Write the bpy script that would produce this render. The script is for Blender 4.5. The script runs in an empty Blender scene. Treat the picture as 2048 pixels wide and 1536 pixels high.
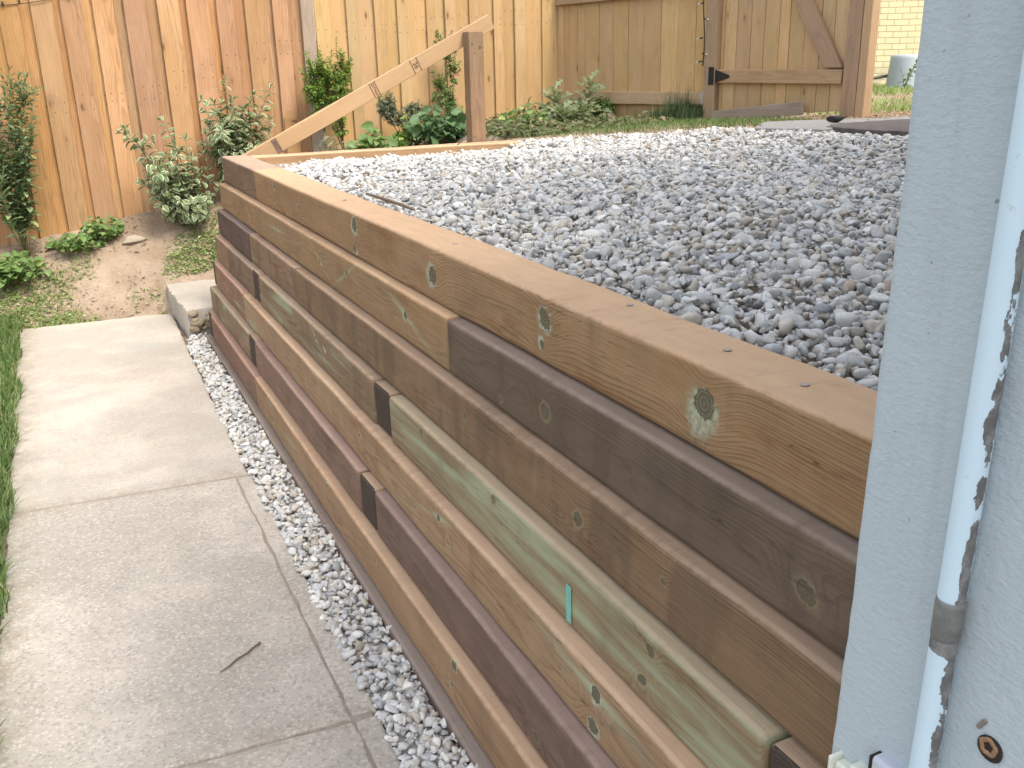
import bpy, bmesh, math, random
import numpy as np
from mathutils import Matrix, Vector

random.seed(7)
RNG = np.random.default_rng(11)
C = bpy.context.scene.collection
SC = bpy.context.scene

# ------------------------------------------------------------------ camera, light, exposure
cam_d = bpy.data.cameras.new('camera')
cam_d.sensor_width = 36.0
cam_d.lens = 1854.7 / 2048 * 36.0
cam_d.clip_start = 0.02
cam_d.clip_end = 200
cam = bpy.data.objects.new('camera', cam_d)
C.objects.link(cam)
YAW, PITCH, ROLL = 0.438636, 0.327586, -0.0240735
_f = Vector((math.sin(YAW) * math.cos(PITCH), math.cos(YAW) * math.cos(PITCH), -math.sin(PITCH)))
_r = Vector((math.cos(YAW), -math.sin(YAW), 0))
_u = _r.cross(_f)
_r2 = _r * math.cos(ROLL) + _u * math.sin(ROLL)
_u2 = -_r * math.sin(ROLL) + _u * math.cos(ROLL)
CAM = Vector((-0.7936, -5.3345, 0.4113))
cam.matrix_world = Matrix(((_r2.x, _u2.x, -_f.x, CAM.x), (_r2.y, _u2.y, -_f.y, CAM.y), (_r2.z, _u2.z, -_f.z, CAM.z), (0, 0, 0, 1)))
SC.camera = cam

SUN_EL, SUN_AZ = math.radians(57), math.radians(158)      # azimuth clockwise from +Y
world = bpy.data.worlds.new('World')
SC.world = world
world.use_nodes = True
wn = world.node_tree
wn.nodes.clear()
sky = wn.nodes.new('ShaderNodeTexSky')
sky.sky_type = 'NISHITA'
sky.sun_disc = False
sky.sun_elevation = SUN_EL
sky.sun_rotation = SUN_AZ
sky.air_density = 1.0
sky.dust_density = 3.0
sky.ozone_density = 1.0
bg = wn.nodes.new('ShaderNodeBackground')
bg.inputs['Strength'].default_value = 0.15
wo = wn.nodes.new('ShaderNodeOutputWorld')
hz = wn.nodes.new('ShaderNodeHueSaturation')      # thin bright cloud: a paler, less blue sky
hz.inputs['Saturation'].default_value = 0.45
wn.links.new(sky.outputs[0], hz.inputs['Color'])
wn.links.new(hz.outputs[0], bg.inputs[0])
wn.links.new(bg.outputs[0], wo.inputs[0])
sun_d = bpy.data.lights.new('sun', 'SUN')
sun_d.energy = 1.2
sun_d.angle = math.radians(18)
sun_d.color = (1.0, 0.93, 0.82)
sun = bpy.data.objects.new('sun', sun_d)
C.objects.link(sun)
_s = Vector((math.sin(SUN_AZ) * math.cos(SUN_EL), math.cos(SUN_AZ) * math.cos(SUN_EL), math.sin(SUN_EL)))
sun.rotation_euler = _s.to_track_quat('Z', 'Y').to_euler()
sun.location = (2, -4, 8)
SC.view_settings.view_transform = 'Standard'
SC.view_settings.look = 'None'
SC.view_settings.gamma = 1.0
SC.view_settings.exposure = 1.62


# ------------------------------------------------------------------ helpers
def tag(o, label=None, cat=None, group=None, kind=None):
    if label: o['label'] = label
    if cat: o['category'] = cat
    if group: o['group'] = group
    if kind: o['kind'] = kind
    return o


def thing(name, label, cat, loc=(0, 0, 0), group=None):
    o = bpy.data.objects.new(name, None)
    C.objects.link(o)
    o.empty_display_size = 0.1
    o.location = loc
    return tag(o, label, cat, group)


WM = {}


def link(name, me, mats, parent=None, W=None):
    """one mesh object; W = world matrix; parents are unrotated or have a recorded world matrix"""
    o = bpy.data.objects.new(name, me)
    C.objects.link(o)
    if mats is not None:
        for m in (mats if isinstance(mats, (list, tuple)) else [mats]):
            me.materials.append(m)
    W = W or Matrix.Identity(4)
    WM[o] = W
    if parent is not None:
        o.parent = parent
        P = WM.get(parent) or Matrix.Translation(parent.location)
        o.matrix_basis = P.inverted() @ W
    else:
        o.matrix_basis = W
    return o


def np_mesh(name, V, F, smooth=True, attrs=None, uv=None):
    V = np.ascontiguousarray(V, dtype=np.float32)
    F = np.ascontiguousarray(F, dtype=np.int32)
    me = bpy.data.meshes.new(name)
    n = F.shape[1]
    me.vertices.add(len(V))
    me.vertices.foreach_set('co', V.ravel())
    me.loops.add(F.size)
    me.loops.foreach_set('vertex_index', F.ravel())
    me.polygons.add(len(F))
    me.polygons.foreach_set('loop_start', np.arange(0, F.size, n, dtype=np.int32))
    me.polygons.foreach_set('loop_total', np.full(len(F), n, dtype=np.int32))
    if smooth:
        me.polygons.foreach_set('use_smooth', np.ones(len(F), dtype=bool))
    for k, a in (attrs or {}).items():
        at = me.attributes.new(k, 'FLOAT', 'POINT')
        at.data.foreach_set('value', np.ascontiguousarray(a, dtype=np.float32))
    if uv is not None:
        l = me.uv_layers.new(name='UVMap')
        l.data.foreach_set('uv', np.ascontiguousarray(uv[F.ravel()], dtype=np.float32).ravel())
    me.update()
    me.validate()
    return me


def bm_mesh(name, bm, smooth=False):
    me = bpy.data.meshes.new(name)
    bmesh.ops.recalc_face_normals(bm, faces=bm.faces)
    bm.to_mesh(me)
    bm.free()
    if smooth:
        for p in me.polygons: p.use_smooth = True
    return me


def box_bm(x0, x1, y0, y1, z0, z1, bev=0.003, seg=2, cuts=0, wob=0.0, seed=0, bm=None):
    """bevelled box; cuts = divisions along x; wob = slight warp of a sawn board"""
    b = bmesh.new()
    n = max(1, cuts)
    rings = []
    for i in range(n + 1):
        x = x0 + (x1 - x0) * i / n
        rings.append([b.verts.new((x, y, z)) for y, z in ((y0, z0), (y1, z0), (y1, z1), (y0, z1))])
    for i in range(n):
        for j in range(4):
            k = (j + 1) % 4
            b.faces.new((rings[i][j], rings[i][k], rings[i + 1][k], rings[i + 1][j]))
    b.faces.new(rings[0][::-1])
    b.faces.new(rings[-1])
    bmesh.ops.recalc_face_normals(b, faces=b.faces)
    if bev > 0:
        es = [e for e in b.edges if len(e.link_faces) == 2 and e.calc_face_angle() > 0.5]
        bmesh.ops.bevel(b, geom=es, offset=bev, segments=seg, profile=0.5, affect='EDGES', clamp_overlap=True)
    if wob > 0:
        r = np.random.default_rng(seed)
        ph = r.uniform(0, 6.28, 12)
        for v in b.verts:
            x = v.co.x
            side = 1 if v.co.z > (z0 + z1) / 2 else 0
            fr = 0 if v.co.y > (y0 + y1) / 2 else 1
            o = ph[side * 3 + fr * 5]
            v.co.z += wob * (math.sin(x * 3.1 + o) + .6 * math.sin(x * 11 + 2 * o) + .4 * math.sin(x * 27 + 3 * o))
            v.co.y += wob * (math.sin(x * 2.3 + ph[8] + o) + .5 * math.sin(x * 14 + ph[9] + o))
    if bm is not None:
        me = bpy.data.meshes.new('tmp')
        b.to_mesh(me)
        b.free()
        bm.from_mesh(me)
        bpy.data.meshes.remove(me)
        return bm
    return b


def frame(o, ex, ey, ez):
    return Matrix(((ex[0], ey[0], ez[0], o[0]), (ex[1], ey[1], ez[1], o[1]), (ex[2], ey[2], ez[2], o[2]), (0, 0, 0, 1)))


def tube(points, radii, n=6):
    P = np.array(points, float)
    R = np.broadcast_to(np.asarray(radii, float), (len(P),))
    T = np.gradient(P, axis=0)
    T /= np.linalg.norm(T, axis=1)[:, None] + 1e-9
    ref = np.array([0.31, 0.17, 0.94]) if abs(T[0][2]) < .9 else np.array([1., 0, 0])
    A = np.cross(T, ref); A /= np.linalg.norm(A, axis=1)[:, None] + 1e-9
    B = np.cross(T, A)
    th = np.arange(n) * 2 * np.pi / n
    V = (P[:, None] + R[:, None, None] * (np.cos(th)[None, :, None] * A[:, None] + np.sin(th)[None, :, None] * B[:, None])).reshape(-1, 3)
    F = []
    for i in range(len(P) - 1):
        for j in range(n):
            k = (j + 1) % n
            F.append((i * n + j, i * n + k, (i + 1) * n + k, (i + 1) * n + j))
    e = len(P) - 1
    if n == 6:
        F += [(5, 4, 3, 2), (5, 2, 1, 0), (e * n, e * n + 1, e * n + 2, e * n + 5), (e * n + 2, e * n + 3, e * n + 4, e * n + 5)]
    return V, np.array(F)


def join(parts):
    Vs, Fs, n = [], [], 0
    for V, F in parts:
        Vs.append(V); Fs.append(np.asarray(F) + n); n += len(V)
    return np.concatenate(Vs), np.concatenate(Fs)


def sstep(a, b, x):
    t = np.clip((np.asarray(x, float) - a) / (b - a), 0, 1)
    return t * t * (3 - 2 * t)


def vnoise(x, y, seed=0):
    """smooth value noise on numpy arrays"""
    x = np.asarray(x, float); y = np.asarray(y, float)
    xi = np.floor(x).astype(int); yi = np.floor(y).astype(int)
    fx = x - xi; fy = y - yi
    fx = fx * fx * (3 - 2 * fx); fy = fy * fy * (3 - 2 * fy)
    def h(a, b):
        n = (a * 374761393 + b * 668265263 + seed * 974711) & 0x7fffffff
        n = ((n ^ (n >> 13)) * 1274126177) & 0x7fffffff
        return ((n ^ (n >> 16)) & 0xffff) / 65535.0
    return (h(xi, yi) * (1 - fx) + h(xi + 1, yi) * fx) * (1 - fy) + (h(xi, yi + 1) * (1 - fx) + h(xi + 1, yi + 1) * fx) * fy


def fbm(x, y, seed=0, o=4):
    s, a = 0, .5
    for i in range(o):
        s = s + a * (vnoise(np.asarray(x) * 2 ** i, np.asarray(y) * 2 ** i, seed + i) - .5)
        a *= .5
    return s


# ------------------------------------------------------------------ material kit
class NT:
    def __init__(s, name):
        s.m = bpy.data.materials.new(name)
        s.m.use_nodes = True
        s.t = s.m.node_tree
        s.t.nodes.clear()
        s.out = s.n('ShaderNodeOutputMaterial')

    def n(s, k, **kw):
        x = s.t.nodes.new(k)
        for a, b in kw.items(): setattr(x, a, b)
        return x

    def put(s, sock, v):
        if isinstance(v, bpy.types.NodeSocket): s.t.links.new(v, sock)
        elif v is not None:
            if sock.type == 'RGBA' and len(v) == 3: v = (*v, 1)
            sock.default_value = v

    def math(s, op, a, b=None, c=None, clamp=False):
        x = s.n('ShaderNodeMath', operation=op)
        x.use_clamp = clamp
        s.put(x.inputs[0], a)
        if b is not None: s.put(x.inputs[1], b)
        if c is not None: s.put(x.inputs[2], c)
        return x.outputs[0]

    def add(s, a, b): return s.math('ADD', a, b)
    def sub(s, a, b): return s.math('SUBTRACT', a, b)
    def mul(s, a, b): return s.math('MULTIPLY', a, b)

    def vec(s, op, a, b=None):
        x = s.n('ShaderNodeVectorMath', operation=op)
        s.put(x.inputs[0], a)
        if b is not None: s.put(x.inputs[1], b)
        return x.outputs[0]

    def mix(s, f, a, b, mode='MIX'):
        x = s.n('ShaderNodeMix', data_type='RGBA', blend_type=mode)
        s.put(x.inputs[0], f); s.put(x.inputs[6], a); s.put(x.inputs[7], b)
        return x.outputs[2]

    def noise(s, v, scale, detail=2, rough=.5, out=0, dist=0):
        x = s.n('ShaderNodeTexNoise')
        s.put(x.inputs['Vector'], v)
        x.inputs['Scale'].default_value = scale
        x.inputs['Detail'].default_value = detail
        x.inputs['Roughness'].default_value = rough
        x.inputs['Distortion'].default_value = dist
        return x.outputs[out]

    def voro(s, v, scale, out='Distance', feat='F1'):
        x = s.n('ShaderNodeTexVoronoi', feature=feat)
        s.put(x.inputs['Vector'], v)
        x.inputs['Scale'].default_value = scale
        return x.outputs[out]

    def rng(s, v, a, b, c=0., d=1., smooth=True):
        x = s.n('ShaderNodeMapRange', interpolation_type='SMOOTHSTEP' if smooth else 'LINEAR')
        s.put(x.inputs[0], v)
        for i, q in enumerate((a, b, c, d)): s.put(x.inputs[i + 1], q)
        return x.outputs[0]

    def sep(s, v):
        x = s.n('ShaderNodeSeparateXYZ'); s.put(x.inputs[0], v)
        return x.outputs
    def comb(s, a, b, c):
        x = s.n('ShaderNodeCombineXYZ')
        for i, q in enumerate((a, b, c)): s.put(x.inputs[i], q)
        return x.outputs[0]
    def obj(s): return s.n('ShaderNodeTexCoord').outputs['Object']
    def rnd(s): return s.n('ShaderNodeObjectInfo').outputs['Random']
    def attr(s, nm):
        x = s.n('ShaderNodeAttribute'); x.attribute_name = nm
        return x.outputs['Fac']
    def hsv(s, c, h=.5, sa=1., v=1.):
        x = s.n('ShaderNodeHueSaturation')
        s.put(x.inputs['Hue'], h); s.put(x.inputs['Saturation'], sa); s.put(x.inputs['Value'], v); s.put(x.inputs['Color'], c)
        return x.outputs[0]

    def bump(s, h, strength=.3, dist=.01):
        x = s.n('ShaderNodeBump')
        x.inputs['Strength'].default_value = strength
        x.inputs['Distance'].default_value = dist
        s.put(x.inputs['Height'], h)
        return x.outputs[0]

    def bsdf(s, col, rough=.8, normal=None, spec=.3, metal=0., trans=None):
        x = s.n('ShaderNodeBsdfPrincipled')
        s.put(x.inputs['Base Color'], col)
        s.put(x.inputs['Roughness'], rough)
        x.inputs['Specular IOR Level'].default_value = spec
        x.inputs['Metallic'].default_value = metal
        if normal is not None: s.put(x.inputs['Normal'], normal)
        sh = x.outputs[0]
        if trans is not None:
            t = s.n('ShaderNodeBsdfTranslucent')
            s.put(t.inputs[0], trans)
            mx = s.n('ShaderNodeMixShader')
            mx.inputs[0].default_value = .35
            s.t.links.new(sh, mx.inputs[1]); s.t.links.new(t.outputs[0], mx.inputs[2])
            sh = mx.outputs[0]
        s.t.links.new(sh, s.out.inputs[0])
        return s.m


def wood(name, base, alt, ring, seed=0, spacing=.0045, pith=(.09, .06), green=0., bands=0., knots=(), varR=.12,
         ringamt=.5, greencol=(.30, .36, .22), blotch=.5, rough=.82, knotscatter=0., dark=0., stretch=.12, wear_toplight=0.):
    """sawn timber; the grain runs along object X, the front face is object Y = 0"""
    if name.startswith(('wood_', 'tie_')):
        wear_toplight = .85
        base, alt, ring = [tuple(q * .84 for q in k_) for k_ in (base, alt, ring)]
    N = NT(name)
    P = N.obj()
    r = N.rnd()
    off = N.comb(N.add(N.mul(r, 17.3), seed * 3.71), N.mul(r, 5.1), N.mul(r, 9.7))
    x, y, z = N.sep(P)
    off_x = N.mul(r, 9.1)
    Q = N.vec('ADD', N.vec('MULTIPLY', P, (stretch, 1, 1)), off)
    w1 = N.noise(Q, 7, 2)
    w2 = N.noise(Q, 38, 2)
    yy = N.sub(N.sub(y, pith[0]), N.mul(N.sub(r, .5), .05))
    zz = N.add(N.sub(z, pith[1]), N.mul(N.sub(N.noise(N.vec('MULTIPLY', Q, (3, .2, .2)), 4, 1), .5), .06))
    rad = N.math('SQRT', N.add(N.mul(yy, yy), N.mul(zz, zz)))
    rad = N.add(rad, N.mul(N.sub(w1, .5), .045))
    rad = N.add(rad, N.mul(N.sub(w2, .5), .006))
    core_all = rim_all = tail_all = soft_all = dmin = None
    mx = lambda a, b: b if a is None else N.math('MAXIMUM', a, b)
    kn = N.noise(P, 90, 3, .6)
    kn2 = N.noise(P, 48, 3, .65)
    for kd in knots:
        kx, kz, kr, kind = kd[:4]
        face = kd[4] if len(kd) > 4 else 'f'
        vv = z if face == 'f' else y
        kq = random.Random(int(kx * 977 + kz * 3313 + seed * 71))
        ca, sa = math.cos(kq.uniform(-.6, .6)), math.sin(kq.uniform(-.6, .6))
        ux, uz = N.sub(x, kx), N.sub(vv, kz)
        dx = N.math('DIVIDE', N.add(N.mul(ux, ca), N.mul(uz, sa)), kr * kq.uniform(.9, 1.35))
        dz = N.math('DIVIDE', N.sub(N.mul(uz, ca), N.mul(ux, sa)), kr * kq.uniform(.8, 1.1))
        l1, l2 = kq.uniform(-.4, .4), kq.uniform(-.15, .45)
        d = N.math('SQRT', N.add(N.mul(dx, dx), N.mul(dz, dz)))
        dn = N.add(d, N.mul(N.sub(kn, .5), .9))
        fm = N.math('LESS_THAN', y, .02) if face == 'f' else N.math('GREATER_THAN', z, .12)
        g = N.math('EXPONENT', N.mul(N.mul(d, d), -.16))
        rad = N.add(rad, N.mul(N.mul(g, fm), kr * 1.1 + .004))
        core = N.mul(N.rng(dn, .8, 1.05, 1, 0), fm)
        core_all = mx(core_all, core)
        if kind == 'n':
            col_rim = N.mul(N.rng(dn, 1.0, 1.7, .45, 0), fm)
            soft_all = col_rim if soft_all is None else N.math('MAXIMUM', soft_all, col_rim)
        dmin = d if dmin is None else N.math('MINIMUM', dmin, d)
        if kind in ('g', 'G'):
            lop = N.add(N.add(dn, N.mul(N.sub(kn2, .5), 1.5)), N.add(N.mul(dz, l2), N.mul(dx, l1)))
            rim_all = mx(rim_all, N.mul(N.rng(lop, .95, 1.5, .85, 0), fm))
        if kind == 'G':
            tl = N.mul(N.math('EXPONENT', N.mul(N.mul(dz, dz), -1.6)), N.math('EXPONENT', N.mul(N.math('ABSOLUTE', dx), -.11)))
            tail_all = mx(tail_all, N.mul(N.mul(tl, fm), N.rng(w2, .25, .6)))
    fr = N.math('FRACT', N.add(N.math('DIVIDE', rad, spacing), N.mul(N.noise(N.comb(N.mul(rad, 1), N.mul(x, .05), off_x), 75, 2), 2.6)))
    line = N.rng(fr, .35, .9)
    line = N.math('SUBTRACT', line, N.rng(fr, .9, 1.0))
    line = N.mul(line, N.rng(N.noise(Q, 14, 2), .3, .6, .35, 1))
    bl = N.noise(N.vec('MULTIPLY', Q, (2.2, .8, .8)), 9, 3, .6)
    col = N.mix(N.rng(bl, .5 - .35 * (1 - blotch * .6), .75), base, alt)
    col = N.mix(N.mul(line, ringamt), col, ring)
    fib = N.noise(N.vec('MULTIPLY', P, (5, 260, 260)), 1, 2)
    col = N.mix(N.rng(fib, .35, .75, 0, .22), col, ring)
    if green > 0:
        gm = N.rng(N.noise(N.vec('ADD', N.vec('MULTIPLY', Q, (.7, 1, 1)), (seed * 1.3, 3, 5)), 22, 3), .62 - green * .3, .8 - green * .2)
        col = N.mix(N.mul(gm, .75), col, greencol)
    if bands > 0:
        b = N.noise(N.comb(N.add(N.mul(x, 7.), seed * 7.7), N.mul(z, 1.5), 0), 1, 2, .7)
        bm_ = N.rng(b, .50, .60)
        col = N.mix(N.mul(bm_, bands * .9), col, N.hsv(N.mix(.5, ring, base), .5, .8, .62))
        b2 = N.rng(N.noise(N.comb(N.add(N.mul(x, 11.), seed * 2.1 + 40), N.mul(z, 2), 0), 1, 2, .6), .6, .64)
        col = N.mix(N.mul(b2, bands * .45), col, N.hsv(base, .5, .85, 1.35))
    if tail_all is not None: col = N.mix(N.mul(tail_all, .8), col, (.40, .47, .31))
    if rim_all is not None: col = N.mix(rim_all, col, N.mix(N.rng(kn, .35, .65), (.27, .27, .17), (.45, .46, .34)))
    if core_all is not None:
        if soft_all is not None: col = N.mix(soft_all, col, (.29, .23, .13))
        kr_ = N.math('FRACT', N.add(N.mul(dmin, 3.2), N.mul(kn, 1.2)))
        kc = N.mix(N.rng(kr_, .3, .9), (.085, .075, .045), (.15, .125, .075))
        kc = N.mix(N.rng(N.add(dmin, N.mul(N.sub(kn, .5), .5)), .72, .98, 0, .75), kc, (.04, .034, .022))
        col = N.mix(N.mul(core_all, .93), col, kc)
    if knotscatter > .8:
        m_ = None
        for nx_ in (.78, .86, 1.62):
            for nz_ in (.030, .088):
                a_ = N.sub(N.sub(x, nx_), N.mul(N.sub(N.math('FRACT', N.mul(r, 13.7 + nx_ * 9)), .5), .05))
                b_ = N.sub(N.sub(z, nz_), N.mul(N.sub(N.math('FRACT', N.mul(r, 29.1 + nz_ * 50)), .5), .014))
                dd_ = N.math('SQRT', N.add(N.mul(a_, a_), N.mul(b_, b_)))
                m_ = dd_ if m_ is None else N.math('MINIMUM', m_, dd_)
        nail = N.rng(m_, .0032, .0055, 1, 0)
    else:
        nail = None
    if knotscatter > 0:
        K = N.vec('ADD', N.vec('MULTIPLY', P, (3.1, 8, 8)), N.vec('MULTIPLY', off, (9, 3, 3)))
        vd = N.voro(K, 1.0)
        col = N.mix(N.mul(N.rng(vd, .05, .3, 1, 0), .25 * knotscatter), col, N.hsv(ring, .5, 1.1, 1.1))
        col = N.mix(N.mul(N.rng(vd, .03, .11, 1, 0), .8 * knotscatter), col, N.hsv(ring, .49, .9, .45))
    if wear_toplight > 0:
        ck = N.noise(N.vec('ADD', N.vec('MULTIPLY', P, (1.6, 50, 70)), off), 1, 3, .6)
        ck2 = N.rng(N.noise(N.vec('ADD', N.vec('MULTIPLY', P, (2, 9, 9)), off), 1, 1), .5, .62)
        col = N.mix(N.mul(N.math('MULTIPLY', N.rng(N.math('ABSOLUTE', N.sub(ck, .5)), .0, .012, 1, 0), ck2), .75), col, N.hsv(ring, .5, 1, .4))
        sw = N.noise(N.vec('MULTIPLY', P, (210, 20, 9)), 1, 2, .5)
        swm = N.rng(N.noise(N.vec('ADD', N.vec('MULTIPLY', P, (3, 6, 12)), off), 1, 2), .48, .66)
        col = N.mix(N.mul(N.mul(N.rng(sw, .5, .72), swm), .14), col, N.hsv(base, .5, .75, 1.7))
        sf = N.rng(N.noise(N.vec('ADD', N.vec('MULTIPLY', P, (14, 40, 40)), off), 1, 5, .75), .66, .76, 0, .4)
        col = N.mix(sf, col, N.hsv(base, .5, .6, 1.9))
        wt = N.rng(N.noise(N.vec('ADD', N.vec('MULTIPLY', P, (13, 2, 2.2)), off), 1, 4, .6), .55, .8, 0, .35)
        col = N.mix(wt, col, N.hsv(ring, .5, .8, .9))
        bs_ = N.rng(N.noise(N.vec('ADD', N.vec('MULTIPLY', P, (3.2, 11, 11)), off), 1, 5, .68), .5, .74, 0, .55)
        col = N.mix(bs_, col, N.hsv(ring, .495, 1.2, 1.25))
        sp_ = N.rng(N.noise(N.vec('ADD', P, off), 170, 3, .7), .62, .72, 0, .35)
        col = N.mix(sp_, col, N.hsv(ring, .5, .8, .6))
        pl_ = N.rng(N.noise(N.vec('ADD', N.vec('MULTIPLY', P, (2.6, 8, 8)), N.vec('MULTIPLY', off, (2.3, 1.7, 3.1))), 1, 4, .62), .56, .72, 0, .3)
        col = N.mix(pl_, col, N.hsv(base, .495, .95, 1.45))
    if nail is not None: col = N.mix(N.mul(nail, .8), col, (.09, .06, .04))
    # dirt and handling marks
    st = N.rng(N.noise(N.vec('ADD', P, off), 5, 5, .65), .52, .78, 0, .35 + dark)
    col = N.mix(st, col, N.hsv(ring, .5, .6, .8))
    col = N.hsv(col, N.add(.5, N.mul(N.sub(r, .5), varR * .12)), N.add(1, N.mul(N.sub(N.math('FRACT', N.mul(r, 7.3)), .5), varR * 1.2)),
                N.add(1, N.mul(N.sub(N.math('FRACT', N.mul(r, 3.7)), .5), varR * 3)))
    if wear_toplight > 0:  # paler upper faces: dust plus light from above mixed into the colour
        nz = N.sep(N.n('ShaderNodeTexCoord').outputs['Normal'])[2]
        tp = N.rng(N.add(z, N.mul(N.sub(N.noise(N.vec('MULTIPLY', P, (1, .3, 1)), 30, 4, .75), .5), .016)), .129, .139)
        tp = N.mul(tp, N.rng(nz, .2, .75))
        col = N.mix(N.mul(tp, wear_toplight), col, N.mix(N.noise(N.vec('MULTIPLY', P, (1, 3, 1)), 12, 4), tuple(q * 1.32 + .05 for q in base), tuple(q * 1.5 + .08 for q in alt)))
    h = N.add(N.mul(line, -.5), N.mul(fib, .5))
    if core_all is not None: h = N.sub(h, N.mul(core_all, .8))
    return N.bsdf(col, rough, N.bump(h, .35, .0015), .25)


def endgrain(name, a, b):
    N = NT(name)
    P = N.obj()
    x, y, z = N.sep(P)
    yy = N.sub(x, .03); zz = N.sub(z, .05)
    rad = N.add(N.math('SQRT', N.add(N.mul(yy, yy), N.mul(zz, zz))), N.mul(N.noise(P, 30, 2), .008))
    fr = N.rng(N.math('FRACT', N.math('DIVIDE', rad, .006)), .4, .95)
    col = N.mix(N.mul(fr, .6), a, b)
    col = N.mix(N.rng(N.noise(P, 60, 3), .5, .7, 0, .6), col, (.035, .026, .022))
    return N.bsdf(col, .9, N.bump(N.noise(P, 300, 2), .5, .002), .2)


def plain(name, col, rough=.6, nscale=40, var=.15, bump=.2, bscale=80, metal=0., spec=.4):
    N = NT(name)
    P = N.obj()
    n = N.noise(P, nscale, 3, .6)
    c = N.mix(n, N.hsv(col if len(col) == 4 else (*col, 1), .5, 1, 1 - var), N.hsv((*col, 1), .5, 1, 1 + var))
    return N.bsdf(c, rough, N.bump(N.noise(P, bscale, 3), bump, .003), spec, metal)


TAN, TAN2, RINGT = (.345, .222, .115), (.40, .262, .142), (.17, .097, .048)
BRN, BRN2, RINGB = (.215, .138, .085), (.265, .175, .112), (.112, .068, .044)
PUR, PUR2, RINGP = (.158, .105, .068), (.21, .145, .098), (.085, .055, .04)
M_spike = plain('galvanised_spike', (.36, .31, .27), .6, metal=.3)
M_endgrain = endgrain('dark_end_grain', (.06, .042, .031), (.105, .074, .055))

# ------------------------------------------------------------------ ground
S = 0.0291          # step back of each course
CH = 0.14           # course height
HY = -4.735         # north face of the house
HX = -0.14          # west face of the house
FY = 1.60           # back fence


def fence_ground(x):
    return np.interp(x, [-4, -1.3, -.9, -.28, .25, .9, 1.5, 2.3, 3.0, 6], [-.75, -.64, -.575, -.475, -.34, -.14, -.06, -.02, .02, .03])


def terrace_z(x, y):
    return .07 * sstep(1.6, 2.8, x) * (1 - sstep(-.9, 1.2, y)) + .02 * sstep(1.9, 3, x) * sstep(.2, 1.4, y)


def ground_z(x, y):
    x = np.asarray(x, float); y = np.asarray(y, float)
    hp = np.interp(x, [-.35, -.25, 0.05, .3, 1.1, 1.75, 2.2], [-1.03, -.97, -.9, -.8, -.3, -.05, -.01])
    hf = fence_ground(x)
    t = sstep(.70, 1.62, y)
    bank = hp + (hf - hp) * t
    bank = bank + .05 * sstep(.75, 1.0, y) * fbm(x * 4, y * 4, 3) + .05 * sstep(.75, 1.0, y) * fbm(x * 11, y * 11, 9) * (1 - sstep(-.2, 1.5, x) * .5)
    terr = terrace_z(x, y)
    # upper level: under the gravel it lies lower
    grav = (x < 3.3) & (y < -.04)
    up = np.where(grav, np.where(in_gravel(x, y), terr - .055, terr - .004), terr)
    z = np.where((x > .06) & (y < -.06), up, np.where((y < .7) & (x < .05), -1.03, bank))
    z = np.where((x > 1.75) & (y >= -.06), terr * 1.0 + np.where(y > 0, (hf - terr) * sstep(.3, 1.6, y), 0) + .012 * fbm(x * 6, y * 6, 5), z)
    # lawn left of the path
    z = np.where((x < -1.17) & (y < .75), -1.0 + .015 * fbm(x * 5, y * 5, 8) + 0.02 * sstep(.2, .75, y), z)
    z = np.where(y > 1.75, np.where(x > 2.6, terrace_z(x, -1.0 + 0 * y), z), z)
    # beside the gate and beyond it the ground stays on the upper level
    return z


GRAVEL = [(.12, -.13), (1.72, -.13), (1.78, -.06), (2.1, -.26), (2.45, -.72), (2.66, -1.12), (2.88, -1.42), (2.9, -1.85), (3.05, -2.4), (3.1, -4.73), (.10, -4.73)]


def in_poly(x, y, poly):
    x = np.asarray(x, float); y = np.asarray(y, float)
    c = np.zeros(np.broadcast(x, y).shape, bool)
    n = len(poly)
    for i in range(n):
        x1, y1 = poly[i]; x2, y2 = poly[(i + 1) % n]
        if y1 == y2: continue
        k = ((y1 > y) != (y2 > y)) & (x < (x2 - x1) * (y - y1) / (y2 - y1) + x1)
        c ^= k
    return c


def in_gravel(x, y): return in_poly(x, y, GRAVEL)


def grid_mesh(name, xs, ys, zf):
    X, Y = np.meshgrid(xs, ys)
    Z = zf(X, Y)
    V = np.stack([X, Y, Z], -1).reshape(-1, 3)
    nx, ny = len(xs), len(ys)
    i = np.arange((ny - 1) * nx).reshape(ny - 1, nx)[:, :-1].ravel()
    F = np.stack([i, i + 1, i + nx + 1, i + nx], -1)
    return np_mesh(name, V, F)


def soil_mat():
    N = NT('dry_soil')
    P = N.obj()
    n = N.noise(P, 3.2, 6, .65)
    c = N.mix(N.rng(n, .35, .7), (.26, .19, .13), (.37, .29, .21))
    c = N.mix(N.rng(N.noise(P, 26, 4, .7), .55, .75, 0, .7), c, (.17, .115, .072))
    c = N.mix(N.rng(N.voro(P, 70), .0, .22, .5, 0), c, (.50, .42, .33))
    far = N.sep(P)
    c = N.mix(N.rng(far[1], 2.2, 3.0), c, (.10, .13, .045))
    c = N.mix(N.mul(N.rng(far[0], -1.2, -1.12, 1, 0), N.rng(far[1], .5, .8, 1, 0)), c, (.075, .085, .035))
    h = N.add(N.noise(P, 35, 6, .75), N.mul(N.noise(P, 9, 3), 1.2))
    return N.bsdf(c, .95, N.bump(h, .8, .02), .1)


xs = np.unique(np.round(np.concatenate([np.arange(-30, -3, 1.5), np.arange(-3, -1.6, .1), np.arange(-1.6, .5, .025), np.arange(.5, 5, .06), np.arange(5, 12, .5), np.arange(12, 41, 2)]), 4))
ys = np.unique(np.round(np.concatenate([np.arange(-30, -6, 1.5), np.arange(-6, .6, .08), np.arange(.6, 1.75, .025), np.arange(1.75, 6, .25), np.arange(6, 41, 2)]), 4))
M_soil = soil_mat()
tag(link('ground', grid_mesh('ground', xs, ys, ground_z), M_soil), kind='structure')


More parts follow.
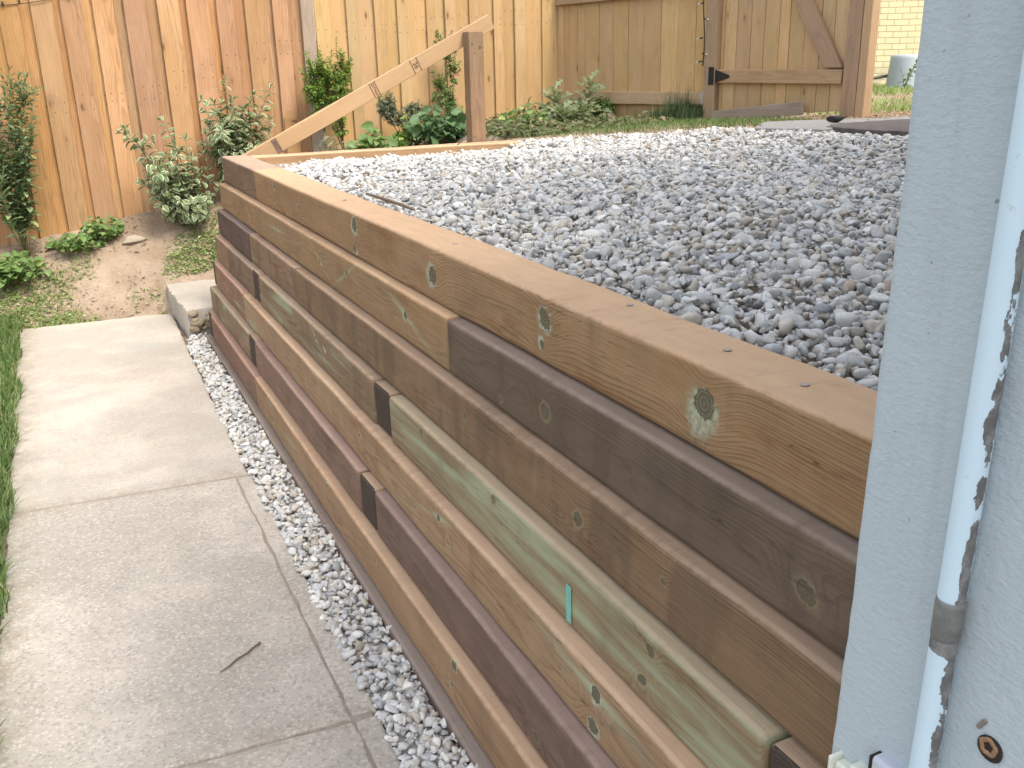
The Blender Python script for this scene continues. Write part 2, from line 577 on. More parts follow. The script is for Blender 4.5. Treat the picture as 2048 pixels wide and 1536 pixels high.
# ------------------------------------------------------------------ concrete path
def concrete(name, rough_amt, tone=(.42, .37, .32), stain=(.33, .295, .26)):
    N = NT(name)
    P = N.obj()
    c = N.mix(N.rng(N.noise(P, 2.4, 5, .6), .38, .68), stain, tone)
    c = N.mix(N.rng(N.noise(P, 7, 4, .6), .5, .75, 0, .45), c, (.45, .385, .305))
    c = N.mix(N.rng(N.noise(N.vec('ADD', P, (7, 2, 0)), 1.5, 6, .62), .47, .64, 0, .42), c, (.30, .275, .225))
    pq = N.sep(P)
    for jy in (-1.993, -3.555):
        jd = N.math('ABSOLUTE', N.sub(pq[1], jy))
        c = N.mix(N.mul(N.rng(jd, .0, .09, .55, 0), N.rng(N.noise(P, 16, 4, .7), .35, .65)), c, (.25, .205, .15))
    ed = N.math('ABSOLUTE', N.add(pq[0], 1.14))
    c = N.mix(N.mul(N.rng(ed, .0, .13, .7, 0), N.rng(N.noise(P, 14, 4, .7), .35, .65)), c, (.24, .205, .145))
    c = N.mix(N.rng(N.noise(N.vec('ADD', P, (3, 1, 0)), 3.3, 3, .6), .56, .74, 0, .5), c, (.33, .335, .29))
    v = N.voro(P, 150, 'Color')
    sp = N.sep(v)[0]
    c = N.mix(N.mul(N.rng(sp, .72, .95), rough_amt * .75), c, (.20, .175, .15))
    c = N.mix(N.mul(N.rng(sp, .22, .05), rough_amt * .5), c, (.66, .60, .53))
    v2 = N.voro(P, 62)
    c = N.mix(N.mul(N.rng(v2, .06, .2, 1, 0), rough_amt * .38), c, N.mix(N.rng(N.sep(N.voro(P, 62, 'Color'))[1], .35, .65), (.19, .165, .135), (.54, .48, .41)))
    c = N.mix(N.rng(N.noise(P, 45, 5, .75), .55, .75, 0, .35), c, (.27, .235, .2))
    h = N.add(N.mul(N.noise(P, 260, 4, .7), rough_amt + .15), N.mul(N.noise(P, 60, 3), .5))
    return N.bsdf(c, .9, N.bump(h, .45, .004), .2)


M_conc_smooth = concrete('trowelled_concrete', .3, (.475, .418, .348), (.365, .322, .27))
M_conc_rough = concrete('worn_concrete', .55, (.475, .42, .35), (.35, .312, .262))
M_dirt = plain('joint_dirt', (.27, .225, .18), .95, 50, .4, .5)


def quad_slab(bm, pts, z0, z1, bev=.006, jit=.0, seed=0):
    b = bmesh.new()
    vt = [b.verts.new((x, y, z1)) for x, y in pts]
    vb = [b.verts.new((x, y, z0)) for x, y in pts]
    n = len(pts)
    b.faces.new(vt); b.faces.new(vb[::-1])
    for i in range(n):
        b.faces.new((vt[i], vb[i], vb[(i + 1) % n], vt[(i + 1) % n]))
    bmesh.ops.recalc_face_normals(b, faces=b.faces)
    es = [e for e in b.edges if all(v.co.z > z1 - 1e-5 for v in e.verts)]
    bmesh.ops.bevel(b, geom=es, offset=bev, segments=2, profile=.5, affect='EDGES')
    me = bpy.data.meshes.new('t'); b.to_mesh(me); b.free()
    bm.from_mesh(me); bpy.data.meshes.remove(me)


def ragged(pts, step=.05, amp=.004, seed=0):
    r = np.random.default_rng(seed)
    out = []
    for i in range(len(pts)):
        a = np.array(pts[i]); b = np.array(pts[(i + 1) % len(pts)])
        L = np.linalg.norm(b - a); n = max(1, int(L / step))
        nn = np.array([-(b - a)[1], (b - a)[0]]) / L
        for k in range(n):
            o = 0 if k == 0 else r.normal(0, amp)
            out.append(tuple(a + (b - a) * k / n + nn * o))
    return out


bm = bmesh.new()
quad_slab(bm, ragged([(-1.145, -1.965), (-.342, -2.022), (-.322, -.2), (-.305, .72), (-.42, .755), (-1.2, .80), (-1.17, .3)], .05, .003, 1), -1.08, -1.0, .008)
nf1 = len(bm.faces)
# two rougher slabs with a tooled margin on the gravel side
for y0, y1, sd in ((-3.545, -2.036, 2), (-5.2, -3.563, 3), (-6.9, -5.22, 5)):
    sl = .04
    quad_slab(bm, ragged([(-1.142, y0 + .03), (-.389, y0 - .01), (-.389, y1 - .004), (-1.142, y1 + .05)], .06, .0022, sd), -1.08, -1.0, .006)
    quad_slab(bm, ragged([(-.384, y0), (-.326, y0), (-.33, y1), (-.384, y1)], .05, .0025, sd + 7), -1.08, -1.003, .008)
box_bm(-1.14, -.34, -6.8, .6, -1.06, -1.0065, 0, bm=bm)
path_me = bm_mesh('path', bm)
for i, p in enumerate(path_me.polygons):
    p.material_index = 0 if i < nf1 else 1
    if i >= len(path_me.polygons) - 6: p.material_index = 2
path = tag(link('path', path_me, [M_conc_smooth, M_conc_rough, M_dirt]), kind='structure')

# broken concrete step beside the wall
bm = bmesh.new()
quad_slab(bm, ragged([(-.275, .13), (.32, .19), (.34, .98), (-.302, .93), (-.298, .6)], .03, .004, 4), -1.06, -.852, .007)
me = bm_mesh('concrete_step', bm)
st = thing('concrete_step', 'broken concrete step block at the far end of the path beside the timber wall', 'step', (-.1, .5, -1.03))
link('slab', me, M_conc_smooth, st)
# crumbling front of the step
r = np.random.default_rng(5)
parts = []
bmx = bmesh.new(); bmesh.ops.create_icosphere(bmx, subdivisions=2, radius=1)
IV2 = np.array([v.co[:] for v in bmx.verts]); IF2 = np.array([[v.index for v in f.verts] for f in bmx.faces]); bmx.free()
bmx = bmesh.new(); bmesh.ops.create_icosphere(bmx, subdivisions=3, radius=1)
IV3 = np.array([v.co[:] for v in bmx.verts]); IF3 = np.array([[v.index for v in f.verts] for f in bmx.faces]); bmx.free()


def rock(seed, sx, sy, sz, cuts=9, V=None, rough=.08):
    rr = np.random.default_rng(seed)
    V = (IV3 if V is None else V).copy()
    for i in range(cuts):
        n = rr.normal(size=3); n /= np.linalg.norm(n)
        d = rr.uniform(.55, .9)
        t = V @ n - d
        V = V - np.where(t > 0, t, 0)[:, None] * n * .92
    V += rough * np.stack([fbm(V[:, 0] * 3 + 9, V[:, 1] * 3 + V[:, 2] * 2, seed), fbm(V[:, 1] * 3, V[:, 2] * 3 + V[:, 0] * 2, seed + 3), fbm(V[:, 2] * 3, V[:, 0] * 3 + V[:, 1], seed + 5)], -1)
    return V * np.array([sx, sy, sz])


M_rubble = plain('crumbled_concrete', (.27, .215, .14), .95, 60, .6, .9, 70)
r5 = np.random.default_rng(15)
for i in range(70):
    cx = r5.uniform(-.245, .10); cz = r5.uniform(-.985, -.868)
    q = r5.uniform(.012, .034)
    parts.append((rock(20 + i, q * 1.3, q, q * .9, 8, V=IV2, rough=.5) + np.array([cx, .135 - .035 * math.sin((cz + 1.0) / .14 * 3.1) * r5.uniform(.3, 1.2), cz]), IF2))
V, F = join(parts)
link('broken_face', np_mesh('broken_face', V, F), M_rubble, st)

# ------------------------------------------------------------------ retaining wall
wall = thing('retaining_wall', 'stepped brown timber retaining wall holding back the gravel beside the path', 'retaining wall', (0, -2.4, -1.03))
X_, Y_, Z_ = (1, 0, 0), (0, 1, 0), (0, 0, 1)


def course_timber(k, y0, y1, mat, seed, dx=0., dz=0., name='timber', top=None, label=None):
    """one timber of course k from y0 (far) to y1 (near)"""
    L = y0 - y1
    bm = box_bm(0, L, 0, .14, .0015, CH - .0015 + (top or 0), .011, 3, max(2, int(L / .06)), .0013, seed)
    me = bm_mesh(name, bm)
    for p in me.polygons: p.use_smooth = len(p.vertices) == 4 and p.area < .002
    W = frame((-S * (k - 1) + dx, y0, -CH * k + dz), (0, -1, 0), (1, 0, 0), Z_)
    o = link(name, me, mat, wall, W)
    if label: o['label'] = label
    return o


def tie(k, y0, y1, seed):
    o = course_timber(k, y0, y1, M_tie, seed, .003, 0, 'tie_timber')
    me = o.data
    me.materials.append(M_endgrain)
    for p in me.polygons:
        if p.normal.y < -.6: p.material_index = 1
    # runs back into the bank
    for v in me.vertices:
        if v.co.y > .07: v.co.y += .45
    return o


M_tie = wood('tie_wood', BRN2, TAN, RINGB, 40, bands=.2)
K = lambda y, z, r, t='g': (-y, CH + z, r, t)
# course 1
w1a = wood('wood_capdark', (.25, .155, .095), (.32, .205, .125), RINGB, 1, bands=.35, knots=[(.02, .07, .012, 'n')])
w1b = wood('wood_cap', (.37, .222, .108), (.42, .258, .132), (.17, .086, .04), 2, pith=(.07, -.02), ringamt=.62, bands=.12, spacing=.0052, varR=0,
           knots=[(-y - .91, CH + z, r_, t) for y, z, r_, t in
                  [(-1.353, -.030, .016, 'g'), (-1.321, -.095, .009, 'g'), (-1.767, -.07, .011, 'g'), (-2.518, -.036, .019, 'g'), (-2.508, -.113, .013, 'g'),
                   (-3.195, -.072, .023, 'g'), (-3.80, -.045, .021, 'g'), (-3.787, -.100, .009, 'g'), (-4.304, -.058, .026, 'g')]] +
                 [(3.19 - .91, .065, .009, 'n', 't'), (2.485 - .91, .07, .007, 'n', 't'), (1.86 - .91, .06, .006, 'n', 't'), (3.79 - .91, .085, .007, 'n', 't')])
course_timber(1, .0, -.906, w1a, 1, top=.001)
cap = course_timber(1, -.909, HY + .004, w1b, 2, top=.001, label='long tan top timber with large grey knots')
for (tx, ty) in ((.065, -3.188), (.065, -2.197), (.075, -4.255), (.063, -4.436), (.1, -3.942)):
    bm = bmesh.new()
    bmesh.ops.create_cone(bm, cap_ends=True, segments=14, radius1=.0065, radius2=.006, depth=.0014)
    link('spike_head', bm_mesh('spike_head', bm, True), M_spike, cap, Matrix.Translation((tx, ty, .0008)))
# course 2
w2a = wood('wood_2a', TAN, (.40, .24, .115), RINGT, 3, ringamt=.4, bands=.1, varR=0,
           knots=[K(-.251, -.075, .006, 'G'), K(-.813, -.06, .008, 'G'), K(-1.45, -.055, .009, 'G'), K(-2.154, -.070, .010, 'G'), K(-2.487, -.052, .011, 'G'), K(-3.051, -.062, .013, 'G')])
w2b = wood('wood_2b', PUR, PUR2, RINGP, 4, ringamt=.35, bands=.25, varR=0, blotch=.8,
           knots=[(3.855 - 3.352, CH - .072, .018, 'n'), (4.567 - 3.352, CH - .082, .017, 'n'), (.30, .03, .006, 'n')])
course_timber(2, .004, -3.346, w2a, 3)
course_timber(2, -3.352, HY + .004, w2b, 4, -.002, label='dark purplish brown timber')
# course 3
w3a = wood('wood_3a', (.12, .079, .058), (.16, .106, .08), (.07, .047, .037), 5, bands=.5, varR=0)
w3b = wood('wood_3b', (.27, .16, .09), (.32, .2, .12), RINGB, 6, bands=.4, varR=0, green=.15)
w3c = wood('wood_3c', (.245, .152, .082), (.29, .183, .10), (.13, .07, .038), 7, pith=(.03, .05), ringamt=.7, bands=.45, varR=0, spacing=.0055,
           knots=[(2.641 - 1.853, CH - .07, .010, 'n'), (3.513 - 1.853, CH - .05, .008, 'n'), (4.03 - 1.853, CH - .075, .014, 'n'), (4.30 - 1.853, CH - .06, .006, 'n')])
course_timber(3, .0, -.926, w3a, 5, label='dark stained timber end')
course_timber(3, -.93, -1.846, w3b, 6, .001)
course_timber(3, -1.853, HY + .004, w3c, 7, -.001)
# course 4
w4a = wood('wood_4a', (.29, .175, .105), (.33, .205, .12), RINGB, 8, bands=.2, varR=0)
w4b = wood('wood_4b', BRN, BRN2, RINGB, 9, bands=.3, varR=0)
w4c = wood('wood_4c', (.26, .17, .095), (.31, .21, .12), RINGB, 10, bands=.35, green=.35, varR=0, knots=[(2.36 - 1.24, CH - .04, .012, 'g'), (1.0, .1, .008, 'G')])
w4d = wood('wood_4d', (.29, .205, .115), (.33, .24, .135), (.16, .105, .055), 11, green=.78, varR=0, greencol=(.345, .375, .235),
           knots=[(3.29 - 3.035, CH - .02, .008, 'n'), (3.721 - 3.035, CH - .022, .011, 'n'), (4.309 - 3.035, CH - .03, .011, 'n'), (4.289 - 3.035, CH - .095, .010, 'n')])
course_timber(4, -.002, -.41, w4a, 8)
course_timber(4, -.414, -1.075, w4b, 9, .001)
tie(4, -1.08, -1.222, 10)
course_timber(4, -1.227, -2.883, w4c, 11)
tie(4, -2.889, -3.029, 12)
w4 = course_timber(4, -3.035, -4.572, w4d, 13, label='greenish timber stained by wood preservative')
tie(4, -4.578, -4.716, 14)
# teal lumber tag left on the green timber
M_teal = plain('teal_tag', (.18, .40, .33), .6, 60, .4, .1)
bm = box_bm(0, .018, -.0012, .0006, .012, .088, .0004, 1)
link('lumber_tag', bm_mesh('lumber_tag', bm), M_teal, w4, frame((-S * 3, -4.04, -CH * 4), (0, -1, 0), (1, 0, 0), Z_))
# course 5
w5a = wood('wood_5a', (.30, .165, .10), (.34, .20, .125), RINGB, 12, bands=.25, green=.1, varR=0)
w5b = wood('wood_5b', (.375, .232, .125), (.42, .27, .155), RINGT, 13, ringamt=.42, bands=.08, varR=0, green=.1,
           knots=[(1.554 - .928, .13, .008, 'g'), (2.813 - .928, CH - .05, .007, 'g'), (3.458 - .928, CH - .035, .011, 'G'), (3.516 - .928, CH - .075, .007, 'g'), (4.197 - .928, CH - .035, .015, 'G'), (4.186 - .928, CH - .108, .013, 'g')])
tie(5, .002, -.07, 15)
course_timber(5, -.074, -.924, w5a, 16)
course_timber(5, -.928, HY + .004, w5b, 17)
# course 6
w6a = wood('wood_6a', (.27, .185, .11), (.31, .215, .13), RINGB, 14, bands=.2, green=.3, varR=0)
w6b = wood('wood_6b', (.24, .145, .10), (.28, .175, .12), RINGB, 15, bands=.2, varR=0)
w6c = wood('wood_6c', (.185, .112, .078), (.23, .148, .105), RINGP, 16, bands=.15, varR=0, knots=[(4.03 - 3.03, .04, .010, 'n')])
course_timber(6, .003, -1.128, w6a, 18)
tie(6, -1.133, -1.275, 19)
course_timber(6, -1.28, -2.868, w6b, 20)
tie(6, -2.874, -3.016, 21)
course_timber(6, -3.022, HY + .004, w6c, 22, label='reddish purple brown timber')
# course 7
w7a = wood('wood_7a', (.25, .135, .085), (.30, .17, .11), RINGB, 17, bands=.2, varR=0)
w7b = wood('wood_7b', (.355, .215, .112), (.40, .25, .14), RINGT, 18, bands=.12, varR=0, green=.08,
           knots=[(2.578 - 1.354, .12, .012, 'g'), (3.091 - 1.354, .10, .007, 'g'), (3.672 - 1.354, .125, .014, 'g'), (3.647 - 1.354, .06, .007, 'g')])
tie(7, .0, -.10, 23)
course_timber(7, -.104, -1.35, w7a, 24)
course_timber(7, -1.354, HY + .004, w7b, 25)
# course 8, mostly buried in pebbles
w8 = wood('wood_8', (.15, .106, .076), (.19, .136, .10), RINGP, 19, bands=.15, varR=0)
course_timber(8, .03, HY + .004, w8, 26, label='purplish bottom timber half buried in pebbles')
# return wall at the far end
wret = wood('wood_return', (.40, .235, .12), (.45, .275, .145), RINGT, 20, bands=.1, ringamt=.35)
for k in range(1, 8):
    e = [1.74, 1.60, 1.45, 1.3, 1.1, .95, .8][k - 1]
    bm = box_bm(0, e - .145, 0, .14, .0015, CH - .0015, .008, 3, 16, .0011, 60 + k)
    me = bm_mesh('return_timber', bm)
    link('return_timber', me, wret, wall, frame((e, -.002 - .004 * k, -CH * k - (.004 if k == 1 else 0)), (-1, 0, 0), (0, -1, 0), Z_))

# ------------------------------------------------------------------ pebbles
bmx = bmesh.new(); bmesh.ops.create_icosphere(bmx, subdivisions=2, radius=1)
IV1 = np.array([v.co[:] for v in bmx.verts]); IF1 = np.array([[v.index for v in f.verts] for f in bmx.faces]); bmx.free()


def protos(V, n, seed):
    out = []
    for i in range(n):
        r = np.random.default_rng(seed + i)
        W = V.copy()
        for _ in range(r.integers(6, 13)):
            nn = r.normal(size=3); nn /= np.linalg.norm(nn)
            t = W @ nn - r.uniform(.30, .72)
            W = W - np.where(t > 0, t, 0)[:, None] * nn * .985
        W *= np.array([1.1, r.uniform(.58, .95), r.uniform(.45, .85)])
        W /= np.abs(W[:, :2]).max()
        out.append(W)
    return np.array(out)


def rotmats(n, r, tilt):
    yaw = r.uniform(0, 2 * np.pi, n); a = r.uniform(0, 2 * np.pi, n); t = np.abs(r.normal(0, tilt, n)).clip(0, 1.3)
    cz, sz = np.cos(yaw), np.sin(yaw)
    Rz = np.zeros((n, 3, 3)); Rz[:, 0, 0] = cz; Rz[:, 0, 1] = -sz; Rz[:, 1, 0] = sz; Rz[:, 1, 1] = cz; Rz[:, 2, 2] = 1
    ax = np.stack([np.cos(a), np.sin(a), 0 * a], -1)
    Kx = np.zeros((n, 3, 3)); Kx[:, 0, 2] = ax[:, 1]; Kx[:, 1, 2] = -ax[:, 0]; Kx[:, 2, 0] = -ax[:, 1]; Kx[:, 2, 1] = ax[:, 0]
    I = np.eye(3)[None]
    Rt = I + np.sin(t)[:, None, None] * Kx + (1 - np.cos(t))[:, None, None] * (Kx @ Kx)
    return Rt @ Rz


def pebbles(P, size, V, F, seed, tilt=.45):
    r = np.random.default_rng(seed)
    n = len(P)
    pr = protos(V, 28, seed)
    idx = r.integers(0, 28, n)
    Rm = rotmats(n, r, tilt)
    W = np.einsum('nij,nvj->nvi', Rm, pr[idx] * size[:, None, None]) + P[:, None]
    nv = V.shape[0]
    FF = (F[None] + (np.arange(n) * nv)[:, None, None]).reshape(-1, 3)
    tint = np.repeat(r.random(n), nv); t2 = np.repeat(r.random(n), nv)
    return W.reshape(-1, 3), FF, tint, t2


def scatter(poly, s, r, extra=.35):
    xs_ = [p[0] for p in poly]; ys_ = [p[1] for p in poly]
    gx = np.arange(min(xs_), max(xs_), s); gy = np.arange(min(ys_), max(ys_), s * .87)
    X, Y = np.meshgrid(gx, gy)
    X = X + (np.arange(len(gy)) % 2)[:, None] * s / 2
    X = X + r.uniform(-.42, .42, X.shape) * s; Y = Y + r.uniform(-.42, .42, Y.shape) * s
    X, Y = X.ravel(), Y.ravel()
    lay = np.zeros(len(X))
    m = int(len(X) * extra)
    X = np.concatenate([X, r.uniform(min(xs_), max(xs_), m)]); Y = np.concatenate([Y, r.uniform(min(ys_), max(ys_), m)])
    lay = np.concatenate([lay, np.ones(m)])
    k = in_poly(X, Y, poly)
    return X[k], Y[k], lay[k]


def pebble_mat():
    N = NT('river_pebbles')
    a = N.attr('tint'); b = N.attr('tone')
    P = N.obj()
    c = N.mix(N.rng(a, 0, .45, 0, 1, False), (.61, .595, .555), (.52, .51, .485))
    c = N.mix(N.rng(a, .45, .5), c, (.66, .635, .58))
    c = N.mix(N.rng(a, .68, .72), c, (.53, .475, .395))
    c = N.mix(N.rng(a, .88, .90), c, (.42, .425, .42))
    c = N.mix(N.rng(a, .98, .985), c, (.42, .33, .25))
    c = N.hsv(c, .5, 1, N.rng(b, 0, 1, .70, 1.05, False))
    c = N.mix(N.rng(N.noise(P, 120, 4, .7), .45, .75, 0, .4), c, N.hsv(c, .5, .8, .62))
    c = N.mix(N.rng(N.noise(P, 45, 3, .6), .58, .64, 0, .35), c, (.66, .65, .63))
    return N.bsdf(c, .75, N.bump(N.noise(P, 350, 3, .6), .35, .002), .3)


M_peb = pebble_mat()


def gravel_top(x, y):
    z = .95 * terrace_z(x, y) - .022 + .02 * fbm(x * 2.2, y * 2.2, 31) + .012 * fbm(x * 6, y * 6, 77)
    z = z + .028 * sstep(.2, 1.2, x) * sstep(-4.6, -3.0, y) * (1 - sstep(-1.5, -.6, y))
    z = z - .02 * (1 - sstep(.14, .5, x))
    return z - .038 * sstep(-.9, -.2, y) * (1 - sstep(1.55, 1.8, x)) - .03 * sstep(2.5, 2.85, x) * (1 - sstep(-1.35, -1.0, y))


r = np.random.default_rng(3)
X, Y, lay = scatter(GRAVEL, .0225, r, .6)
# a few strays over the edges of the bed
dist = np.hypot(X - CAM.x, Y - CAM.y)
size = np.exp(r.normal(math.log(.0136), .32, len(X))).clip(.006, .026)
Z = gravel_top(X, Y) + np.where(lay > 0, .012, -.002) + r.uniform(-.006, .006, len(X))
P = np.stack([X, Y, Z], -1)
near = dist < 2.6
g1 = pebbles(P[near], size[near], IV3 if False else IV1, IF1, 100)
bmx = bmesh.new(); bmesh.ops.create_icosphere(bmx, subdivisions=1, radius=1)
IV0 = np.array([v.co[:] for v in bmx.verts]); IF0 = np.array([[v.index for v in f.verts] for f in bmx.faces]); bmx.free()
bmx = bmesh.new(); bmesh.ops.create_icosphere(bmx, subdivisions=2, radius=1)
far_ = ~near
g2 = pebbles(P[far_], size[far_], IV1, IF1, 200)
V = np.concatenate([g1[0], g2[0]]); F = np.concatenate([g1[1], g2[1] + len(g1[0])])
tag(link('gravel', np_mesh('gravel', V, F, True, {'tint': np.concatenate([g1[2], g2[2]]), 'tone': np.concatenate([g1[3], g2[3]])}), M_peb),
    'grey river pebble gravel filling the terrace behind the timber wall', 'gravel', kind='stuff')
# strip along the foot of the wall
STRIP = [(-.334, -5.3), (-.194, -5.3), (-.194, .10), (-.27, .12), (-.31, -.1), (-.330, -1), (-.336, -2)]
X, Y, lay = scatter(STRIP, .0205, r, .9)
size = np.exp(r.normal(math.log(.0130), .32, len(X))).clip(.007, .022)
Z = -1.004 + .008 * fbm(X * 9, Y * 9, 5) + np.where(lay > 0, .006, -.006) + r.uniform(-.005, .005, len(X))
g3 = pebbles(np.stack([X, Y, Z], -1), size, IV1, IF1, 300)
tag(link('gravel', np_mesh('gravel_strip', g3[0], g3[1], True, {'tint': g3[2], 'tone': g3[3]}), M_peb),
    'narrow strip of grey pebbles between the path and the wall', 'gravel', kind='stuff')
M_under = plain('gravel_bed_grey', (.33, .32, .30), .95, 60, .4, .6)  # even grey base below the pebbles
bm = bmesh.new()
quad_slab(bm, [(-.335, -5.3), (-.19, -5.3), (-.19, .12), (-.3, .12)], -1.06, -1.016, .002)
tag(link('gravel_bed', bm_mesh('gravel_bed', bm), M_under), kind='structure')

# ------------------------------------------------------------------ fences
OR1 = wood('fence_orange', (.43, .24, .11), (.50, .295, .15), (.22, .105, .042), 30, spacing=.007, pith=(.05, .03), ringamt=.45, varR=.12, knotscatter=.9, blotch=.9, stretch=.1)
YE1 = wood('fence_yellow', (.46, .295, .135), (.51, .345, .175), (.31, .18, .075), 31, spacing=.007, pith=(.05, .03), ringamt=.34, varR=.09, knotscatter=1.1, blotch=.9, stretch=.1)
GA1 = wood('fence_gate', (.52, .345, .165), (.57, .395, .205), (.33, .195, .085), 32, spacing=.007, pith=(.05, .03), ringamt=.3, varR=.08, knotscatter=.8, blotch=.9, stretch=.1)
GA2 = wood('gate_rail', (.40, .265, .155), (.45, .305, .185), (.25, .155, .085), 33, spacing=.006, ringamt=.35, varR=.12, knotscatter=.5)
GREYP = wood('grey_post', (.36, .27, .195), (.41, .315, .235), (.22, .155, .11), 34, varR=.05, ringamt=.4)


def board(parent, x0, x1, y, z0, z1, mat, name='board', thick=.016, O=(0, 0, 0), ex=X_, ey=Y_, seed=0, lean=0.):
    """vertical board; x runs along the fence, y = front surface"""
    L = z1 - z0
    bm = box_bm(0, L, 0, thick, 0, x1 - x0, .0025, 2, 10, .0009, seed)
    me = bm_mesh(name, bm)
    o = np.array(O, float) + np.array(ex) * x1 + np.array(ey) * y + np.array([0, 0, z0])
    ln = np.array(ex) * lean + np.array([0, 0, 1.0]); ln /= np.linalg.norm(ln)
    return link(name, me, mat, parent, frame(tuple(o), tuple(ln), tuple(ey), tuple(-np.array(ex) + np.array([0, 0, lean]))))


TOP = 1.32
fl = thing('board_fence', 'orange cedar board fence along the back left behind the variegated shrub', 'fence', (-.5, FY, -.5))
wide = [(-3.0, -2.87), (-2.80, -2.67), (-2.6, -2.47), (-2.4, -2.27), (-2.2, -2.07), (-2.0, -1.87), (-1.80, -1.67), (-1.59, -1.46), (-1.37, -1.25), (-1.165, -1.044), (-.987, -.871), (-.807, -.678),
        (-.633, -.506), (-.449, -.324), (-.261, -.127), (-.051, .086), (.131, .277), (.323, .438), (.508, .644), (.698, .807)]
for i, (a, b) in enumerate(wide):
    zb = float(fence_ground((a + b) / 2)) - .03 + (0.0 if i % 3 else .01)
    board(fl, a, b, FY - .003 + random.uniform(-.004, .003), zb, TOP, OR1, seed=i, lean=random.uniform(-.004, .004))
    nx = wide[i + 1][0] if i + 1 < len(wide) else .87
    board(fl, b - .03, nx + .03, FY + .024 + random.uniform(0, .004), zb - .01, TOP, OR1, seed=i + 40, lean=random.uniform(-.003, .003))
for z in (-.35, .35, 1.1):
    bm = box_bm(-3.05, .87, FY + .046, FY + .084, z, z + .085, .003)
    link('rail', bm_mesh('rail', bm), OR1, fl)
bm = box_bm(0, TOP + .4, -.012, .085, -.0, .09, .004, 2, 10, .001, 4)
link('post', bm_mesh('post', bm), GREYP, fl, frame((.985, FY, -.35), Z_, Y_, (-1, 0, 0)))
# dog-eared patch picket near the foot
bm = bmesh.new()
pts = [(0, 0), (.09, 0), (.09, .36), (.06, .42), (.03, .42), (0, .36)]
vf = [bm.verts.new((x, 0, z)) for x, z in pts]; vb = [bm.verts.new((x, .012, z)) for x, z in pts]
bm.faces.new(vf); bm.faces.new(vb[::-1])
for i in range(6): bm.faces.new((vf[i], vb[i], vb[(i + 1) % 6], vf[(i + 1) % 6]))
bmesh.ops.bevel(bm, geom=list(bm.edges), offset=.002, segments=1, affect='EDGES')
link('patch_picket', bm_mesh('patch_picket', bm), OR1, fl, Matrix.Translation((.705, FY - .0165, -.25)))

fy = thing('board_fence', 'bright yellow wooden board fence between the grey post and the fence corner', 'fence', (2, FY, -.05))
ye = [.995, 1.103, 1.223, 1.306, 1.429, 1.514, 1.60, 1.70, 1.828, 1.89, 1.98, 2.071, 2.178, 2.276, 2.378, 2.458, 2.556, 2.65, 2.794, 2.924]
for i in range(len(ye) - 1):
    a, b = ye[i], ye[i + 1]
    zb = float(fence_ground((a + b) / 2)) - .04
    f = i % 2
    board(fy, a - (.012 if f else -.001), b + (.012 if f else -.001), FY + (.018 if f else -.003) + random.uniform(-.002, .002), zb, TOP, YE1, seed=100 + i, lean=random.uniform(-.004, .004))
for z in (-.0, .55, 1.1):
    bm = box_bm(.99, 2.93, FY + .046, FY + .084, z, z + .085, .003)
    link('rail', bm_mesh('rail', bm), YE1, fy)

# side fence and gate, at an angle
ANG = math.radians(75)
EX = (math.cos(ANG), -math.sin(ANG), 0)
EN = (math.sin(ANG), math.cos(ANG), 0)          # away from the camera
GO = (2.927, FY, 0)


def gpt(s, d=0, z=0):
    return (GO[0] + EX[0] * s + EN[0] * d, GO[1] + EX[1] * s + EN[1] * d, z)


def gbox(name, s0, s1, d0, d1, z0, z1, mat, parent, bev=.003, cuts=8, seed=0, upright=False, tilt=0.):
    if upright:
        bm = box_bm(0, z1 - z0, 0, d1 - d0, 0, s1 - s0, bev, 2, cuts, .0008, seed)
        W = frame(gpt(s1, d0, z0), Z_, EN, (-EX[0], -EX[1], 0))
    else:
        bm = box_bm(0, s1 - s0, 0, d1 - d0, 0, z1 - z0, bev, 2, cuts, .0008, seed)
        e = np.array(EX) + np.array([0, 0, tilt]); e /= np.linalg.norm(e)
        up = np.cross(e, np.array(EN)); up = up if up[2] > 0 else -up
        W = frame(gpt(s0, d0, z0), tuple(e), EN, tuple(up))
    return link(name, bm_mesh(name, bm), mat, parent, W)


fs = thing('board_fence', 'tan side fence with a low rail between the fence corner and the gate', 'fence', gpt(.75, 0, 0))
se = [.012, .077, .145, .23, .316, .464, .616, .764, .915, 1.078, 1.235, 1.39, 1.51]
for i in range(len(se) - 1):
    gbox('board', se[i] + .0015, se[i + 1] - .0015, .0 + .002 * (i % 2), .017, -.02, 1.36, GA1, fs, .003, 10, 200 + i, True)
gbox('rail', .03, 1.515, -.04, -.001, .143, .230, GA2, fs, .004, 16, 5)
gbox('rail', .03, 1.515, -.04, -.001, .872, .960, GA2, fs, .004, 16, 6)
gbox('post', -.04, .012, -.03, .02, -.05, 1.36, GA1, fs, .004, 10, 7, True)
pl = thing('gate_post', 'tan wooden gate post carrying the hinge and fairy lights', 'post', gpt(1.56, 0, .03))
gbox('post', 1.517, 1.607, -.055, .035, -.1, 1.4, GA2, pl, .004, 12, 8, True)
gbox('stop_strip', 1.609, 1.632, -.0, .03, .0, 1.4, GA1, pl, .003, 8, 9, True)
M_galv = plain('bracket_metal', (.45, .47, .49), .45, metal=.5)
gbox('bracket', 1.497, 1.515, -.043, -.0405, .15, .235, M_galv, pl, .001, 1)

